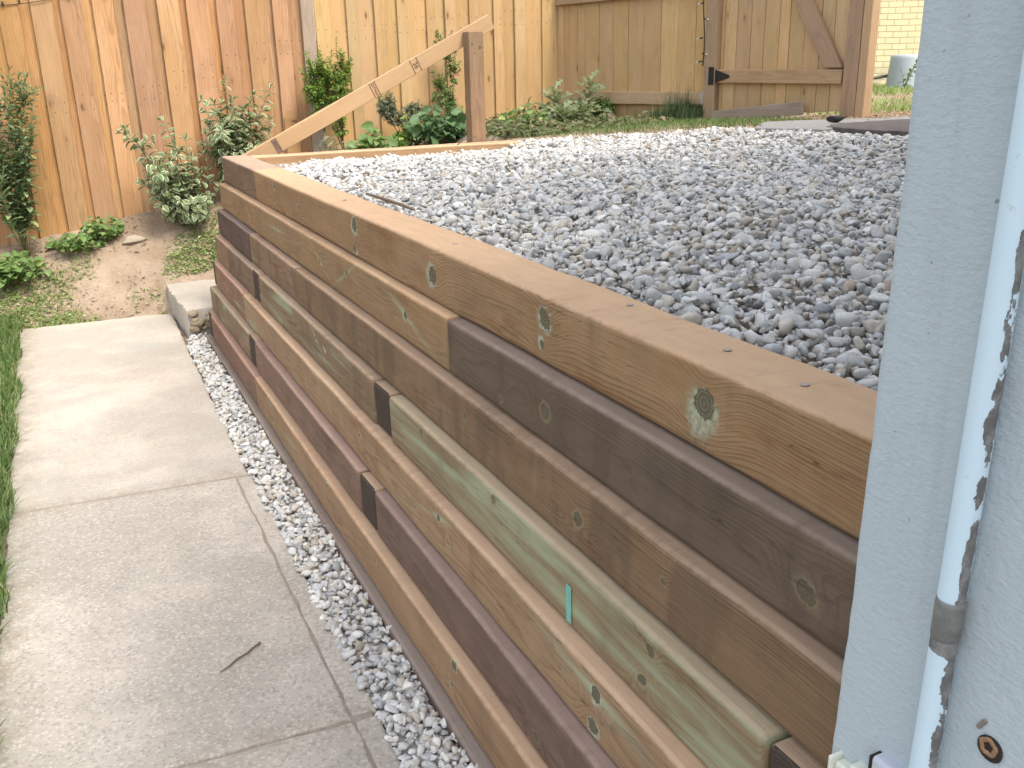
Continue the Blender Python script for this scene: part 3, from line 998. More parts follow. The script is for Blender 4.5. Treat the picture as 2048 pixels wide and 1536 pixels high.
gt = thing('gate', 'tan board gate with diagonal brace and black strap hinge', 'gate', gpt(2.1, 0, .06))
ge = [1.636, 1.733, 1.842, 1.948, 2.059, 2.135, 2.246, 2.355, 2.45, 2.548]
for i in range(len(ge) - 1):
    gbox('board', ge[i] + .0015, ge[i + 1] - .0015, .002 * (i % 2), .017, .07 + .006 * i, 1.36, GA1, gt, .003, 10, 230 + i, True)
gbox('rail', 1.618, 2.547, -.042, -.001, .290, .374, GA2, gt, .004, 12, 11, tilt=-.014)
# brace, its foot sawn flat on the rail
bm = bmesh.new()
pts = [(2.424, .3735), (2.545, .3720), (1.93, 1.36), (1.80, 1.36)]
vf = [bm.verts.new(gpt(a_, -.041, z_)) for a_, z_ in pts]; vb = [bm.verts.new(gpt(a_, -.001, z_)) for a_, z_ in pts]
bm.faces.new(vf); bm.faces.new(vb[::-1])
for i in range(4): bm.faces.new((vf[i], vb[i], vb[(i + 1) % 4], vf[(i + 1) % 4]))
bmesh.ops.recalc_face_normals(bm, faces=bm.faces)
bmesh.ops.bevel(bm, geom=list(bm.edges), offset=.003, segments=2, affect='EDGES')
e = np.array(gpt(1.80, 0, 1.36)) - np.array(gpt(2.424, 0, .3735)); e /= np.linalg.norm(e)
up = np.cross(e, np.array(EN)); up = up if up[2] > 0 else -up
WBR = frame(gpt(2.424, -.041, .3735), tuple(e), EN, tuple(up))
bm.transform(WBR.inverted())
link('brace', bm_mesh('brace', bm), GA2, gt, WBR)
# hinge
M_black = plain('black_steel', (.012, .012, .013), .5, 60, .2, .1)
hin = link('hinge', None or bm_mesh('hinge', box_bm(0, .046, -.004, 0, 0, .115, .0015, 1)), M_black, gt, frame(gpt(1.56, -.0565, .277), EX, EN, Z_))
bm = bmesh.new()
pts = [(0, .012), (.11, .043), (.118, .05), (.118, .058), (.11, .064), (0, .098)]
vf = [bm.verts.new((x, -.004, z)) for x, z in pts]; vb = [bm.verts.new((x, 0, z)) for x, z in pts]
bm.faces.new(vf); bm.faces.new(vb[::-1])
for i in range(6): bm.faces.new((vf[i], vb[i], vb[(i + 1) % 6], vf[(i + 1) % 6]))
link('strap', bm_mesh('strap', bm), M_black, hin, frame(gpt(1.606, -.0445, .277), EX, EN, Z_))

pr = thing('gate_post', 'thick tan latch post at the right end of the gate', 'post', gpt(2.64, 0, .07))
gbox('post', 2.56, 2.652, -.05, .045, -.1, 1.42, GA2, pr, .005, 14, 14, True)
gbox('post_cover', 2.6545, 2.712, -.045, .04, -.06, 1.40, GA2, pr, .005, 14, 15, True)
gb = thing('plank', 'weathered grey plank lying along the foot of the gate', 'plank', gpt(1.95, -.06, .08))
M_greywood = wood('weathered_grey', (.27, .215, .165), (.31, .25, .195), (.18, .14, .105), 50, varR=.05)
gbox('board', 1.622, 2.325, -.085, -.058, .025, .105, M_greywood, gb, .003, 8, 16, tilt=.105)

# fairy lights down the gate post
sl = thing('string_lights', 'dark fairy light cable with small bulbs hanging down the gate post', 'string lights', gpt(1.51, -.06, .8))
M_cord = plain('dark_cord', (.02, .028, .02), .6)
zs = np.linspace(1.38, .40, 26)
pts = [np.array(gpt(1.51 - .012 * math.sin(z * 9) - .008, -.058, z)) for z in zs]
V, F = tube(pts, .004)
link('cord', np_mesh('cord', V, F), M_cord, sl)
M_bulb = plain('bulb_glass', (.75, .6, .5), .2, spec=.6)
for z, sgn in ((.80, 1), (.70, -1), (.58, 1), (.48, -1), (.43, 1)):
    p0 = np.array(gpt(1.50, -.06, z)); p1 = p0 + np.array(EX) * (-.03 if sgn > 0 else .025) + np.array([0, 0, -.004])
    V, F = tube([p0, (p0 + p1) / 2, p1], [.005, .005, .004])
    s_ = link('socket', np_mesh('socket', V, F), M_cord, sl)
    V, F = tube([p1, p1 + (p1 - p0) * .5, p1 + (p1 - p0) * .9], [.003, .004, .0015])
    link('bulb', np_mesh('bulb', V, F), M_bulb, s_)

# wire along the top of the orange fence
wr = thing('wire', 'thin dark wire with small clips across the top of the orange fence', 'wire', (-.9, FY - .01, .86))
pts = [(x, FY - .012 - .004 * math.sin(x * 23), .857 + .030 * (x + .969) / .27 - .006 * math.sin((x + 1) * 11)) for x in np.linspace(-2.2, -.55, 40)]
V, F = tube(pts, .0022)
link('cable', np_mesh('cable', V, F), M_cord, wr)
for x in (-.955, -.862, -.575):
    z = .857 + .03 * (x + .969) / .27
    bm = box_bm(x - .006, x + .006, FY - .022, FY - .004, z - .004, z + .018, .002, 1)
    link('clip', bm_mesh('clip', bm), M_cord, wr)

# ------------------------------------------------------------------ post and sloping board at the corner
po = thing('wooden_post', 'short brown square post standing behind the far end of the wall', 'post', (1.54, .1, -.1))
wpo = wood('post_wood', (.27, .172, .10), (.32, .205, .12), RINGB, 51, knotscatter=.5, varR=.0, bands=.1, knots=[(.93, .025, .012, 'n'), (.95, .075, .01, 'n')])
a = math.radians(0)
bm = box_bm(0, 1.02, 0, .09, 0, .095, .004, 3, 14, .001, 71)
link('post', bm_mesh('post', bm), wpo, po, frame((1.592, .035, -.395), Z_, Y_, (-1, 0, 0)))
sb = thing('sloping_board', 'long tan board with ink stamps leaning up from the wall corner to the short post', 'board', (.19, .15, 0))
wsb = wood('board_wood', (.42, .275, .145), (.48, .32, .175), (.25, .14, .075), 52, ringamt=.3, knotscatter=.35, varR=0)
p0 = np.array((.195, .128, .012)); p1 = np.array((1.675, .128, .725))
e = (p1 - p0) / np.linalg.norm(p1 - p0)
up = np.cross(e, np.array((0., 1, 0))); up = up if up[2] > 0 else -up
st0 = p0 - e * .16
Lb = np.linalg.norm(p1 - st0)
bm = box_bm(0, Lb, 0, .038, -.089, 0, .003, 2, 20, .0006, 72)
WB = frame(tuple(st0), tuple(e), Y_, tuple(up))
brd = link('board', bm_mesh('board', bm), wsb, sb, WB)
M_ink = plain('stamp_ink', (.10, .055, .04), .8)
M_ink2 = plain('stamp_band', (.17, .11, .08), .85, 120, .5)


def ink_text(body, size):
    cu = bpy.data.curves.new('t', 'FONT')
    cu.body = body; cu.size = size; cu.extrude = .0002; cu.align_x = 'CENTER'; cu.align_y = 'CENTER'
    cu.space_character = 1.1
    to = bpy.data.objects.new('t', cu)
    C.objects.link(to)
    bpy.context.view_layer.update()
    me = bpy.data.meshes.new_from_object(to.evaluated_get(bpy.context.evaluated_depsgraph_get()))
    bpy.data.objects.remove(to)
    return me


def stamp(s, w, txt, filled):
    bm = bmesh.new()
    if filled: box_bm(-w / 2, w / 2, -.0020, .001, -.086, -.003, 0, bm=bm)
    else:
        for q in (-w / 2, w / 2): box_bm(q - .0014, q + .0014, -.0020, .001, -.087, -.002, 0, bm=bm)
    o = link('ink_stamp', bm_mesh('ink_stamp', bm), M_ink2 if filled else M_ink, brd, WB @ Matrix.Translation((s, 0, 0)))
    me = ink_text(txt, .036 if len(txt) < 4 else .026)
    # lettering reads down across the board
    T = WB @ Matrix.Translation((s, -.0025 if filled else -.0018, -.044)) @ frame((0, 0, 0), (0, 0, -1), (1, 0, 0), (0, -1, 0))
    link('lettering', me, M_ink, o, T)


stamp(.29, .034, 'HT', True)
stamp(.955, .036, 'DTHH', False)
stamp(1.245, .044, '26', False)

# ------------------------------------------------------------------ house on the right
hs = thing('house', 'grey stucco house corner close on the right beside the timber wall', 'house', (3, -8, -1))


def stucco():
    N = NT('grey_stucco')
    P = N.obj()
    c = N.mix(N.noise(P, 4, 4, .6), (.435, .48, .505), (.49, .535, .555))
    c = N.mix(N.rng(N.noise(P, 55, 4, .7), .56, .78, 0, .3), c, (.33, .36, .38))
    c = N.mix(N.rng(N.voro(P, 24), .0, .05, .6, 0), c, (.30, .31, .32))
    c = N.mix(N.rng(N.noise(N.vec('MULTIPLY', P, (1, 14, 1.2)), 2.2, 4, .65), .52, .75, 0, .28), c, (.33, .345, .35))
    c = N.mix(N.rng(N.noise(P, 21, 5, .7), .62, .72, 0, .35), c, (.52, .545, .55))
    c = N.mix(N.rng(N.noise(N.vec('MULTIPLY', P, (1, 1, .6)), 85, 3, .5), .735, .75, 0, .8), c, (.22, .215, .21))
    h = N.add(N.mul(N.noise(N.vec('MULTIPLY', P, (1, .8, 1.3)), 150, 4, .6), 1.), N.mul(N.noise(P, 38, 3), .8))
    return N.bsdf(c, .85, N.bump(h, .42, .004), .25)


M_stucco = stucco()
bm = box_bm(HX, 7.5, -13, HY, -1.2, 1.95, .010, 4)
for k in range(60):
    bmesh.ops.bisect_plane(bm, geom=list(bm.verts) + list(bm.edges) + list(bm.faces), plane_co=(0, 0, -.7 + k * .022), plane_no=(0, 0, 1))
for v in bm.verts:
    if v.co.y > HY - .05 and v.co.x < HX + .05:
        v.co.y += .0035 * float(fbm(v.co.z * 14, 0, 3)) + .002 * float(fbm(v.co.z * 60, 3, 4)) + (.0022 if v.co.z < -.165 else 0)
for v in bm.verts: v.co.y -= .0125 * (v.co.z + .05)
link('wall', bm_mesh('wall', bm), M_stucco, hs)
M_roof = plain('roof_shingle', (.10, .09, .085), .9, 20, .3, .6)
bm = bmesh.new()
ov = .10
bs = [(HX - ov, HY + ov), (7.5 + ov, HY + ov), (7.5 + ov, -13 - ov), (HX - ov, -13 - ov)]
v0 = [bm.verts.new((x, y, 1.955)) for x, y in bs]
v1 = [bm.verts.new((x, y, 2.06)) for x, y in bs]
t0 = bm.verts.new((3.68, -7.8, 2.6)); t1 = bm.verts.new((3.68, -9.9, 2.6))
bm.faces.new(v0[::-1])
for i in range(4): bm.faces.new((v0[i], v0[(i + 1) % 4], v1[(i + 1) % 4], v1[i]))
bm.faces.new((v1[0], v1[1], t0)); bm.faces.new((v1[1], v1[2], t1, t0)); bm.faces.new((v1[2], v1[3], t1)); bm.faces.new((v1[3], v1[0], t0, t1))
link('roof', bm_mesh('roof', bm), M_roof, hs)
# unseen taller body and roof, added to throw shade across the gravel
bm = box_bm(1.3, 7.4, -12.9, HY - .03, 1.8, 5.0, .01, 2)
link('added_shade_storey', bm_mesh('added_shade_storey', bm), M_stucco, hs)
bm = box_bm(1.1, 7.6, -13.1, HY + .15, 5.005, 5.15, .02, 2)
link('added_shade_roof', bm_mesh('added_shade_roof', bm), M_roof, hs)
# drilled hole with an old plug
M_plug = plain('rusty_plug', (.30, .165, .09), .85, 200, .5, .6)
M_hole = plain('hole_dark', (.03, .022, .018), .95)
hp = Vector((HX - .001, -4.908, -.160))
bm = bmesh.new()
bmesh.ops.create_uvsphere(bm, u_segments=20, v_segments=10, radius=1)
plug = []
th = np.linspace(0, 2 * np.pi, 25)[:-1]
Vt, Ft = [], []
for i, a_ in enumerate(th):
    for j in range(8):
        b_ = j * 2 * np.pi / 8
        rr = .0068 + .0028 * math.cos(b_) + .0006 * math.sin(5 * a_)
        Vt.append((-.0022 * math.sin(b_), rr * math.cos(a_), rr * math.sin(a_)))
for i in range(24):
    for j in range(8):
        Ft.append((i * 8 + j, ((i + 1) % 24) * 8 + j, ((i + 1) % 24) * 8 + (j + 1) % 8, i * 8 + (j + 1) % 8))
bm.free()
pg = link('plug', np_mesh('plug', Vt, Ft), M_plug, hs, Matrix.Translation(hp))
bm = bmesh.new(); bmesh.ops.create_cone(bm, cap_ends=True, segments=18, radius1=.0125, radius2=.0115, depth=.002)
link('hole', bm_mesh('hole', bm), M_hole, pg, Matrix.Translation(hp + Vector((.0003, -.0015, -.001))) @ Matrix.Rotation(math.pi / 2, 4, 'Y'))
bm = box_bm(-.0012, .0012, -.002, .002, -.007, .007, .0008, 1)
link('scar', bm_mesh('scar', bm), plain('scar_brown', (.22, .18, .15), .9), pg, Matrix.Translation(hp + Vector((0, .010, .017))) @ Matrix.Rotation(.5, 4, 'X'))

# peeling pipe
cp = thing('conduit_pipe', 'white painted metal pipe with peeling grey patches on the stucco wall', 'pipe', (HX - .02, -4.848, -.3))


def peel():
    N = NT('peeling_paint')
    P = N.obj()
    x, y, z = N.sep(P)
    n = N.noise(N.vec('MULTIPLY', P, (1, 1, .55)), 34, 5, .6)
    n2 = N.noise(P, 150, 3)
    side = N.math('DIVIDE', N.sub(N.mul(y, -1), 0.0), .0125)         # + towards the camera's right
    wv = N.add(N.add(n, N.mul(N.sub(n2, .5), .12)), N.mul(N.rng(side, .50, 1.0), .32))
    cz = N.math('ABSOLUTE', N.sub(z, .235))
    wv = N.add(wv, N.rng(cz, .016, .026, .55, 0))
    m = N.rng(wv, .735, .75)
    bare = N.mix(N.rng(N.noise(P, 70, 4, .7), .4, .65), (.13, .122, .118), (.24, .235, .23))
    c = N.mix(m, N.mix(N.noise(P, 30, 3), (.55, .69, .79), (.62, .73, .79)), bare)
    c = N.mix(N.rng(N.noise(P, 60, 4, .7), .66, .72, 0, .5), c, (.45, .45, .42))
    return N.bsdf(c, N.rng(m, 0, 1, .45, .6), N.bump(N.sub(1, m), .6, .002), .4)


M_peel = peel()
PX, PY = HX - .0135, -4.8545
zs = np.linspace(-.30, 3.0, 60)
V, F = tube([(0, 0, z + .3) for z in zs], .0118, 20)
V[:, 0] += .0008 * np.sin(V[:, 2] * 5)
LEAN = Matrix.Rotation(.0185, 4, 'X')
link('pipe', np_mesh('pipe', V, F), M_peel, cp, Matrix.Translation((PX, PY, -.3)) @ LEAN)
zz = [-.008, -.0075, -.003, .027, .031, .0315]
V, F = tube([(0, 0, z + .22) for z in zz], [.0118, .0123, .0125, .0125, .0123, .0118], 20)
link('coupling', np_mesh('coupling', V, F), plain('bare_steel', (.20, .198, .19), .6, 60, .6, .4, 120, .3), cp, Matrix.Translation((PX, PY - .0008, -.285)) @ LEAN)
V, F = tube([(0, 0, z) for z in (-.09, -.03, -.025, 0, .004, .006)], [.0145, .0145, .0158, .0158, .0145, .0118], 20)
link('fitting', np_mesh('fitting', V, F), M_peel, cp, Matrix.Translation((PX, PY, -.262)))

# cream plastic housing and grey cover at the foot of the corner
M_cream = plain('cream_plastic', (.66, .67, .56), .5, 50, .1, .1)
M_lilac = plain('grey_cover', (.50, .51, .56), .6, 30, .1, .15)
jb = thing('junction_box', 'cream plastic housing with open slots at the foot of the house corner', 'box', (HX - .02, -4.75, -.4))
bm = bmesh.new()
box_bm(HX - .012, HX + .004, -4.790, -4.750, -.46, -.292, .003, 2, bm=bm)
box_bm(HX - .017, HX + .004, -4.7945, -4.7885, -.46, -.272, .002, 2, bm=bm)
box_bm(HX - .017, HX + .004, -4.7505, -4.7455, -.46, -.286, .002, 2, bm=bm)
box_bm(HX - .015, HX + .004, -4.7880, -4.7720, -.293, -.279, .003, 2, bm=bm)
link('housing', bm_mesh('housing', bm), M_cream, jb)
bm = bmesh.new()
for q in (-4.779, -4.762):
    box_bm(HX - .0135, HX - .0122, q - .003, q + .003, -.45, -.302, .0005, 1, bm=bm)
link('slot', bm_mesh('slot', bm), M_hole, jb)
cv = thing('grey_cover', 'grey painted cover panel between the cream housing and the white pipe', 'cover', (HX - .01, -4.82, -.4))
bm = box_bm(HX - .016, HX + .004, -4.838, -4.7995, -.47, -.246, .004, 2)
link('panel', bm_mesh('panel', bm), M_lilac, cv)
bm = box_bm(HX - .0145, HX + .004, -4.7990, -4.7952, -.47, -.249, .001, 1)  # dark strip along one edge of the panel
link('dark_edge', bm_mesh('dark_edge', bm), M_hole, cv)

# ------------------------------------------------------------------ yellow brick house behind the gate
bh = thing('brick_house', 'sunlit yellow brick house wall beyond the gate', 'house', (12, 4, 0))


def brick():
    N = NT('yellow_brick')
    P = N.obj()
    x, y, z = N.sep(P)
    b = N.n('ShaderNodeTexBrick')
    b.offset = .5
    N.put(b.inputs['Vector'], N.comb(x, z, 0))
    N.put(b.inputs['Color1'], (.56, .485, .29)); N.put(b.inputs['Color2'], (.60, .52, .32)); N.put(b.inputs['Mortar'], (.30, .24, .14))
    b.inputs['Scale'].default_value = 1
    b.inputs['Mortar Size'].default_value = .0042
    b.inputs['Brick Width'].default_value = .205
    b.inputs['Row Height'].default_value = .0775
    b.inputs['Bias'].default_value = 0
    st_ = N.mul(N.rng(z, .12, .42, 1, 0), N.rng(N.noise(P, 3.2, 3), .42, .55))
    c = N.mix(N.mul(st_, .7), b.outputs[0], (.30, .25, .20))
    c = N.mix(N.rng(N.noise(P, 12, 4), .5, .8, 0, .3), c, (.5, .38, .18))
    return N.bsdf(c, .85, N.bump(N.sub(1, b.outputs['Fac']), .7, .006), .2)


BA = math.radians(22)
BEX, BEY = (math.cos(BA), -math.sin(BA), 0), (math.sin(BA), math.cos(BA), 0)
bm = box_bm(-8, 7, 0, 6, -.2, 5, 0)
link('wall', bm_mesh('wall', bm), brick(), bh, frame((9.62, 4.75, 0), BEX, BEY, Z_))
bm = box_bm(-8.3, 7.3, -.4, 6.4, 5.0, 5.15, .02)
link('roof', bm_mesh('roof', bm), M_roof, bh, frame((9.62, 4.75, 0), BEX, BEY, Z_))

bn = thing('plastic_bin', 'upturned grey plastic bin on the grass in front of the yellow brick wall', 'bin', (9.0, 3.75, .04))
N = NT('bin_grey'); P = N.obj()
M_bin = N.bsdf(N.mix(N.noise(P, 6, 3), (.30, .34, .35), (.36, .40, .41)), .5, None, .4)
prof = [(0.245, 0.0), (.24, .03), (.225, .2), (.208, .40), (.203, .43), (.19, .447), (.10, .452), (0.0, .453)]
Vb, Fb = [], []
for rr, z in prof:
    for i in range(28): Vb.append((rr * math.cos(i * 2 * math.pi / 28), rr * math.sin(i * 2 * math.pi / 28), z))
for j in range(len(prof) - 1):
    for i in range(28):
        k = (i + 1) % 28
        Fb.append((j * 28 + i, j * 28 + k, (j + 1) * 28 + k, (j + 1) * 28 + i))
link('bin_body', np_mesh('bin_body', Vb, Fb), M_bin, bn, Matrix.Translation((9.13, 3.75, .02)))
hs_ = thing('hose', 'dark hose lying against the grey bin by the brick wall', 'hose', (8.7, 4.0, .1))
V, F = tube([(8.1, 4.15, .10), (8.45, 4.05, .13), (8.75, 3.95, .19), (9.0, 3.9, .22)], .02, 8)
link('hose', np_mesh('hose', V, F), plain('hose_brown', (.10, .085, .06), .7), hs_)

# concrete slab beyond the gravel
bm = bmesh.new()
quad_slab(bm, ragged([(2.56, -1.30), (2.97, -.90), (3.36, -.98), (3.52, -1.02), (3.62, -1.08), (4.4, -1.12), (5.2, -1.2), (5.2, -1.75), (3.35, -1.60), (3.04, -1.50), (2.72, -1.62)], .06, .01, 6), 0.0, .086, .006)
tag(link('pavement', bm_mesh('pavement', bm), plain('slab_grey', (.25, .235, .22), .9, 9, .15, .3)), kind='structure')
bm = bmesh.new()
quad_slab(bm, ragged([(2.84, -1.52), (2.95, -1.43), (3.08, -1.36), (3.3, -1.33), (3.6, -1.38), (4.6, -1.5), (4.6, -2.4), (2.9, -2.3), (2.78, -1.8)], .05, .02, 8), 0.0, .0905, .004)
tag(link('bare_earth', bm_mesh('bare_earth', bm), plain('earth_brown', (.10, .085, .075), .95, 14, .45, .8, 30)), kind='structure')
M_tar = plain('black_lump', (.02, .019, .018), .8, 60, .3, .6)
lump = link('asphalt_lump', np_mesh('asphalt_lump', rock(77, .062, .024, .020, 6), IF3), M_tar, None, frame((3.12, -1.30, .108), (.9, -.43, 0), (.43, .9, 0), Z_))
tag(lump, 'black lump lying on the dark earth beside the grey slab', 'lump')
#PLANTS
# ------------------------------------------------------------------ plants
def leaf_tpl(kind):
    if kind == 'oval':
        t = np.array([0, .12, .3, .52, .75, .92, 1]); w = np.array([.04, .42, .88, 1, .70, .26, .02])
    elif kind == 'lance':
        t = np.array([0, .1, .3, .55, .8, 1]); w = np.array([.05, .5, .95, 1, .6, .02])
    elif kind == 'heart':
        t = np.array([-.10, 0, .18, .42, .68, .88, 1]); w = np.array([.5, .78, 1, .98, .70, .32, .03])
    elif kind == 'lobed':
        t = np.array([0, .10, .14, .24, .30, .40, .46, .56, .62, .72, .78, .88, .92, 1]); w = np.array([.08, .12, .55, .75, .25, .35, .95, 1., .3, .34, .78, .6, .2, .02])
    else:
        t = np.array([0, .5, 1]); w = np.array([.3, 1, .1])
    cols = np.array([-.5, -.36, 0, .36, .5]) if kind in ('oval', 'heart') else np.array([-.5, 0, .5])
    T, Cc = np.meshgrid(t, cols, indexing='ij')
    Wd = np.repeat(w[:, None], len(cols), 1)
    y = Cc * Wd
    z = .22 * np.abs(y) - .22 * T ** 2 + .03 * np.sin(T * 9) * np.sign(Cc)
    x = T - (.12 * np.abs(Cc) if kind == 'lobed' else 0)
    V = np.stack([x, y, z], -1).reshape(-1, 3)
    nc = len(cols)
    F = []
    for i in range(len(t) - 1):
        for j in range(nc - 1):
            F.append((i * nc + j, (i + 1) * nc + j, (i + 1) * nc + j + 1, i * nc + j + 1))
    uv = np.stack([Cc + .5, T], -1).reshape(-1, 2)
    return V, np.array(F), uv


TPL = {k: leaf_tpl(k) for k in ('oval', 'lance', 'heart', 'lobed', 'bit')}


def nrm(a): return a / (np.linalg.norm(a, axis=-1, keepdims=True) + 1e-9)


def leaves_mesh(name, P, D, Nn, L, Wd, kind):
    V, F, uv = TPL[kind]
    P, D, Nn = map(lambda q: np.asarray(q, float), (P, D, Nn))
    L = np.asarray(L, float); Wd = np.asarray(Wd, float)
    D = nrm(D)
    Nn = nrm(Nn - D * (Nn * D).sum(-1, keepdims=True))
    B = np.cross(Nn, D)
    n = len(P)
    W = P[:, None] + V[None, :, 0:1] * (D * L[:, None])[:, None] + V[None, :, 1:2] * (B * Wd[:, None])[:, None] + V[None, :, 2:3] * (Nn * np.minimum(L, Wd * 2)[:, None])[:, None]
    FF = (F[None] + (np.arange(n) * len(V))[:, None, None]).reshape(-1, 4)
    tint = np.repeat(RNG.random(n), len(V))
    return np_mesh(name, W.reshape(-1, 3), FF, True, {'tint': tint}, np.tile(uv, (n, 1)))


def leaf_mat(name, c1, c2, margin=None, young=None, rough=.5):
    N = NT(name)
    a = N.attr('tint')
    c = N.mix(a, c1, c2)
    if young: c = N.mix(N.rng(a, .86, .92), c, young)
    uv = N.sep(N.n('ShaderNodeTexCoord').outputs['UV'])
    m = N.math('ABSOLUTE', N.sub(N.mul(uv[0], 2), 1))
    if margin:
        n = N.noise(N.obj(), 70, 2)
        c = N.mix(N.rng(N.add(m, N.mul(N.sub(n, .5), .7)), .62, .76), c, margin)
    c = N.mix(N.mul(N.rng(m, .0, .10, 1, 0), .35), c, N.hsv(c, .5, .9, 1.5))
    c = N.hsv(c, .5, 1, N.add(.8, N.mul(N.noise(N.obj(), 55, 2), .4)))
    return N.bsdf(c, rough, None, .35, 0, N.hsv(c, .49, 1.15, 1.1))


def bez(a, c, b, n=9):
    t = np.linspace(0, 1, n)[:, None]
    return (1 - t) ** 2 * np.array(a) + 2 * t * (1 - t) * np.array(c) + t ** 2 * np.array(b)


class Plant:
    def __init__(s, name, label, cat, base, lm, sm, kind='oval', seed=0, group=None):
        s.o = thing(name, label, cat, base, group)
        s.base = np.array(base, float); s.lm = lm; s.sm = sm; s.kind = kind
        s.r = np.random.default_rng(seed)
        s.st = []; s.P = []; s.D = []; s.N = []; s.L = []; s.W = []

    def stem(s, a, b, ra=.004, rb=.0015, arch=.5, out=.0):
        a = np.array(a, float); b = np.array(b, float)
        L = np.linalg.norm(b - a)
        c = a + (b - a) * .45 + np.array([0, 0, L * arch * .4]) - np.array([b[0] - a[0], b[1] - a[1], 0]) * arch * .5 + s.r.normal(0, .05 * L, 3)
        p = bez(a, c, b)
        s.st.append(tube(p, np.linspace(ra, rb, len(p)), 6))
        return p

    def leaf(s, p, d, n, L, W):
        s.P.append(p); s.D.append(d); s.N.append(n); s.L.append(L); s.W.append(W)

    def along(s, p, spacing, L, W, start=.2, ang=1.0, pair=True, droop=.25, jit=.35, taper=.5, tipcluster=True):
        seg = np.linalg.norm(np.diff(p, axis=0), axis=1); cum = np.r_[0, np.cumsum(seg)]
        tot = cum[-1]; d = start * tot; k = 0
        ph0 = s.r.uniform(0, 6.28)
        while d < tot:
            q = np.array([np.interp(d, cum, p[:, i]) for i in range(3)])
            q2 = np.array([np.interp(min(d + .01, tot), cum, p[:, i]) for i in range(3)])
            q1 = np.array([np.interp(max(d - .01, 0), cum, p[:, i]) for i in range(3)])
            T = (q2 - q1) / (np.linalg.norm(q2 - q1) + 1e-9)
            A = np.cross(T, [.3, .2, 1.0]); A /= np.linalg.norm(A) + 1e-9
            B = np.cross(T, A)
            ph = ph0 + (k % 2) * np.pi / 2 if pair else ph0 + k * 2.4
            sc = 1 - taper * (d / tot) ** 3
            for e in ((0, np.pi) if pair else (0,)):
                pp = ph + e + s.r.normal(0, .3)
                side = np.cos(pp) * A + np.sin(pp) * B
                a_ = ang + s.r.normal(0, .2)
                D = T * math.cos(a_) + side * math.sin(a_) + np.array([0, 0, -droop]) + s.r.normal(0, jit * .4, 3)
                nn = T * .6 + np.array([0, 0, .9]) + s.r.normal(0, jit, 3)
                f = sc * s.r.uniform(.75, 1.15)
                s.leaf(q + side * .003, D, nn, L * f, W * f)
            d += spacing * s.r.uniform(.8, 1.2); k += 1
        if tipcluster:
            T = nrm(p[-1] - p[-2])
            for i in range(3):
                s.leaf(p[-1], T + s.r.normal(0, .45, 3), s.r.normal(0, 1, 3) + [0, 0, .5], L * .5, W * .42)

    def done(s):
        if s.st:
            V, F = join(s.st)
            link('stem', np_mesh('stem', V, F), s.sm, s.o)
        if s.P:
            link('foliage', leaves_mesh('foliage', s.P, s.D, s.N, s.L, s.W, s.kind), s.lm, s.o)
        return s.o


M_stem = plain('green_stem', (.16, .15, .06), .7, 60)
M_twig = plain('brown_twig', (.15, .10, .065), .85, 60)
L_var = leaf_mat('variegated_leaf', (.13, .19, .085), (.19, .26, .125), (.58, .58, .38), None)
L_wil = leaf_mat('willowy_leaf', (.13, .19, .09), (.19, .26, .13), None, (.28, .35, .15))
L_bri = leaf_mat('bright_leaf', (.10, .19, .035), (.20, .31, .06), None, (.35, .45, .10))
L_mid = leaf_mat('mid_leaf', (.11, .19, .055), (.18, .28, .085), None, (.30, .38, .13))
L_gry = leaf_mat('greyish_leaf', (.17, .20, .12), (.26, .29, .18), None, (.32, .34, .22))
L_drk = leaf_mat('dark_leaf', (.075, .14, .06), (.13, .22, .09))
L_thi = leaf_mat('thistle_leaf', (.14, .18, .085), (.22, .26, .14), None, (.24, .27, .15))
L_oli = leaf_mat('olive_leaf', (.085, .12, .045), (.19, .19, .09), None, (.25, .19, .11))


def gz(x, y): return float(ground_z(np.array([x]), np.array([y]))[0])


# variegated shrub, two clumps
def varieg(label, base, tips, seed):
    p = Plant('variegated_shrub', label, 'shrub', base, L_var, M_twig, 'oval', seed, 'variegated shrubs by the orange fence')
    for t in tips:
        b = np.array(base) + p.r.normal(0, .018, 3) * [1, 1, 0]
        q = p.stem(b, t, .0045, .0016, .35)
        p.along(q, .040, .086, .050, .2 + p.r.uniform(0, .1), 1.1, True, .22, .35, .35)
        for i in range(2):
            f = p.r.integers(3, 7)
            e = q[f] + p.r.normal(0, 1, 3) * [.09, .07, .05] + [0, 0, .05]
            q2 = p.stem(q[f], e, .0025, .001, .2)
            p.along(q2, .036, .074, .043, .3, 1.05, True, .22, .35, .35)
    p.done()


rr = np.random.default_rng(42)
ta = [(-.38, 1.30, .10), (-.145, 1.38, .14), (-.02, 1.30, .02)]
for i in range(27):
    a = rr.uniform(0, 6.28); q = math.sqrt(rr.uniform(.05, 1))
    ta.append((-.13 + .25 * q * math.cos(a), 1.27 + rr.uniform(-.12, .14), -.19 + .19 * q * math.sin(a)))
for i in range(6):
    ta.append((rr.uniform(-.12, .16), 1.2 + rr.uniform(-.1, .1), rr.uniform(-.43, -.33)))
varieg('low wide variegated shrub with cream edged leaves on the soil before the orange fence', (-.085, 1.33, gz(-.085, 1.33)), ta, 1)
tb = [(.30, 1.42, .385), (.59, 1.40, .325), (.47, 1.40, .28), (.14, 1.36, .10), (.12, 1.33, .26)]
for i in range(22):
    a = rr.uniform(0, 6.28); q = math.sqrt(rr.uniform(.05, 1))
    tb.append((.35 + .21 * q * math.cos(a), 1.36 + rr.uniform(-.12, .12), .09 + .17 * q * math.sin(a)))
for i in range(4): tb.append((rr.uniform(.1, .45), 1.3, rr.uniform(-.2, -.05)))
varieg('taller variegated shrub with cream edged leaves rising behind the wall corner', (.27, 1.38, gz(.27, 1.38)), tb, 2)

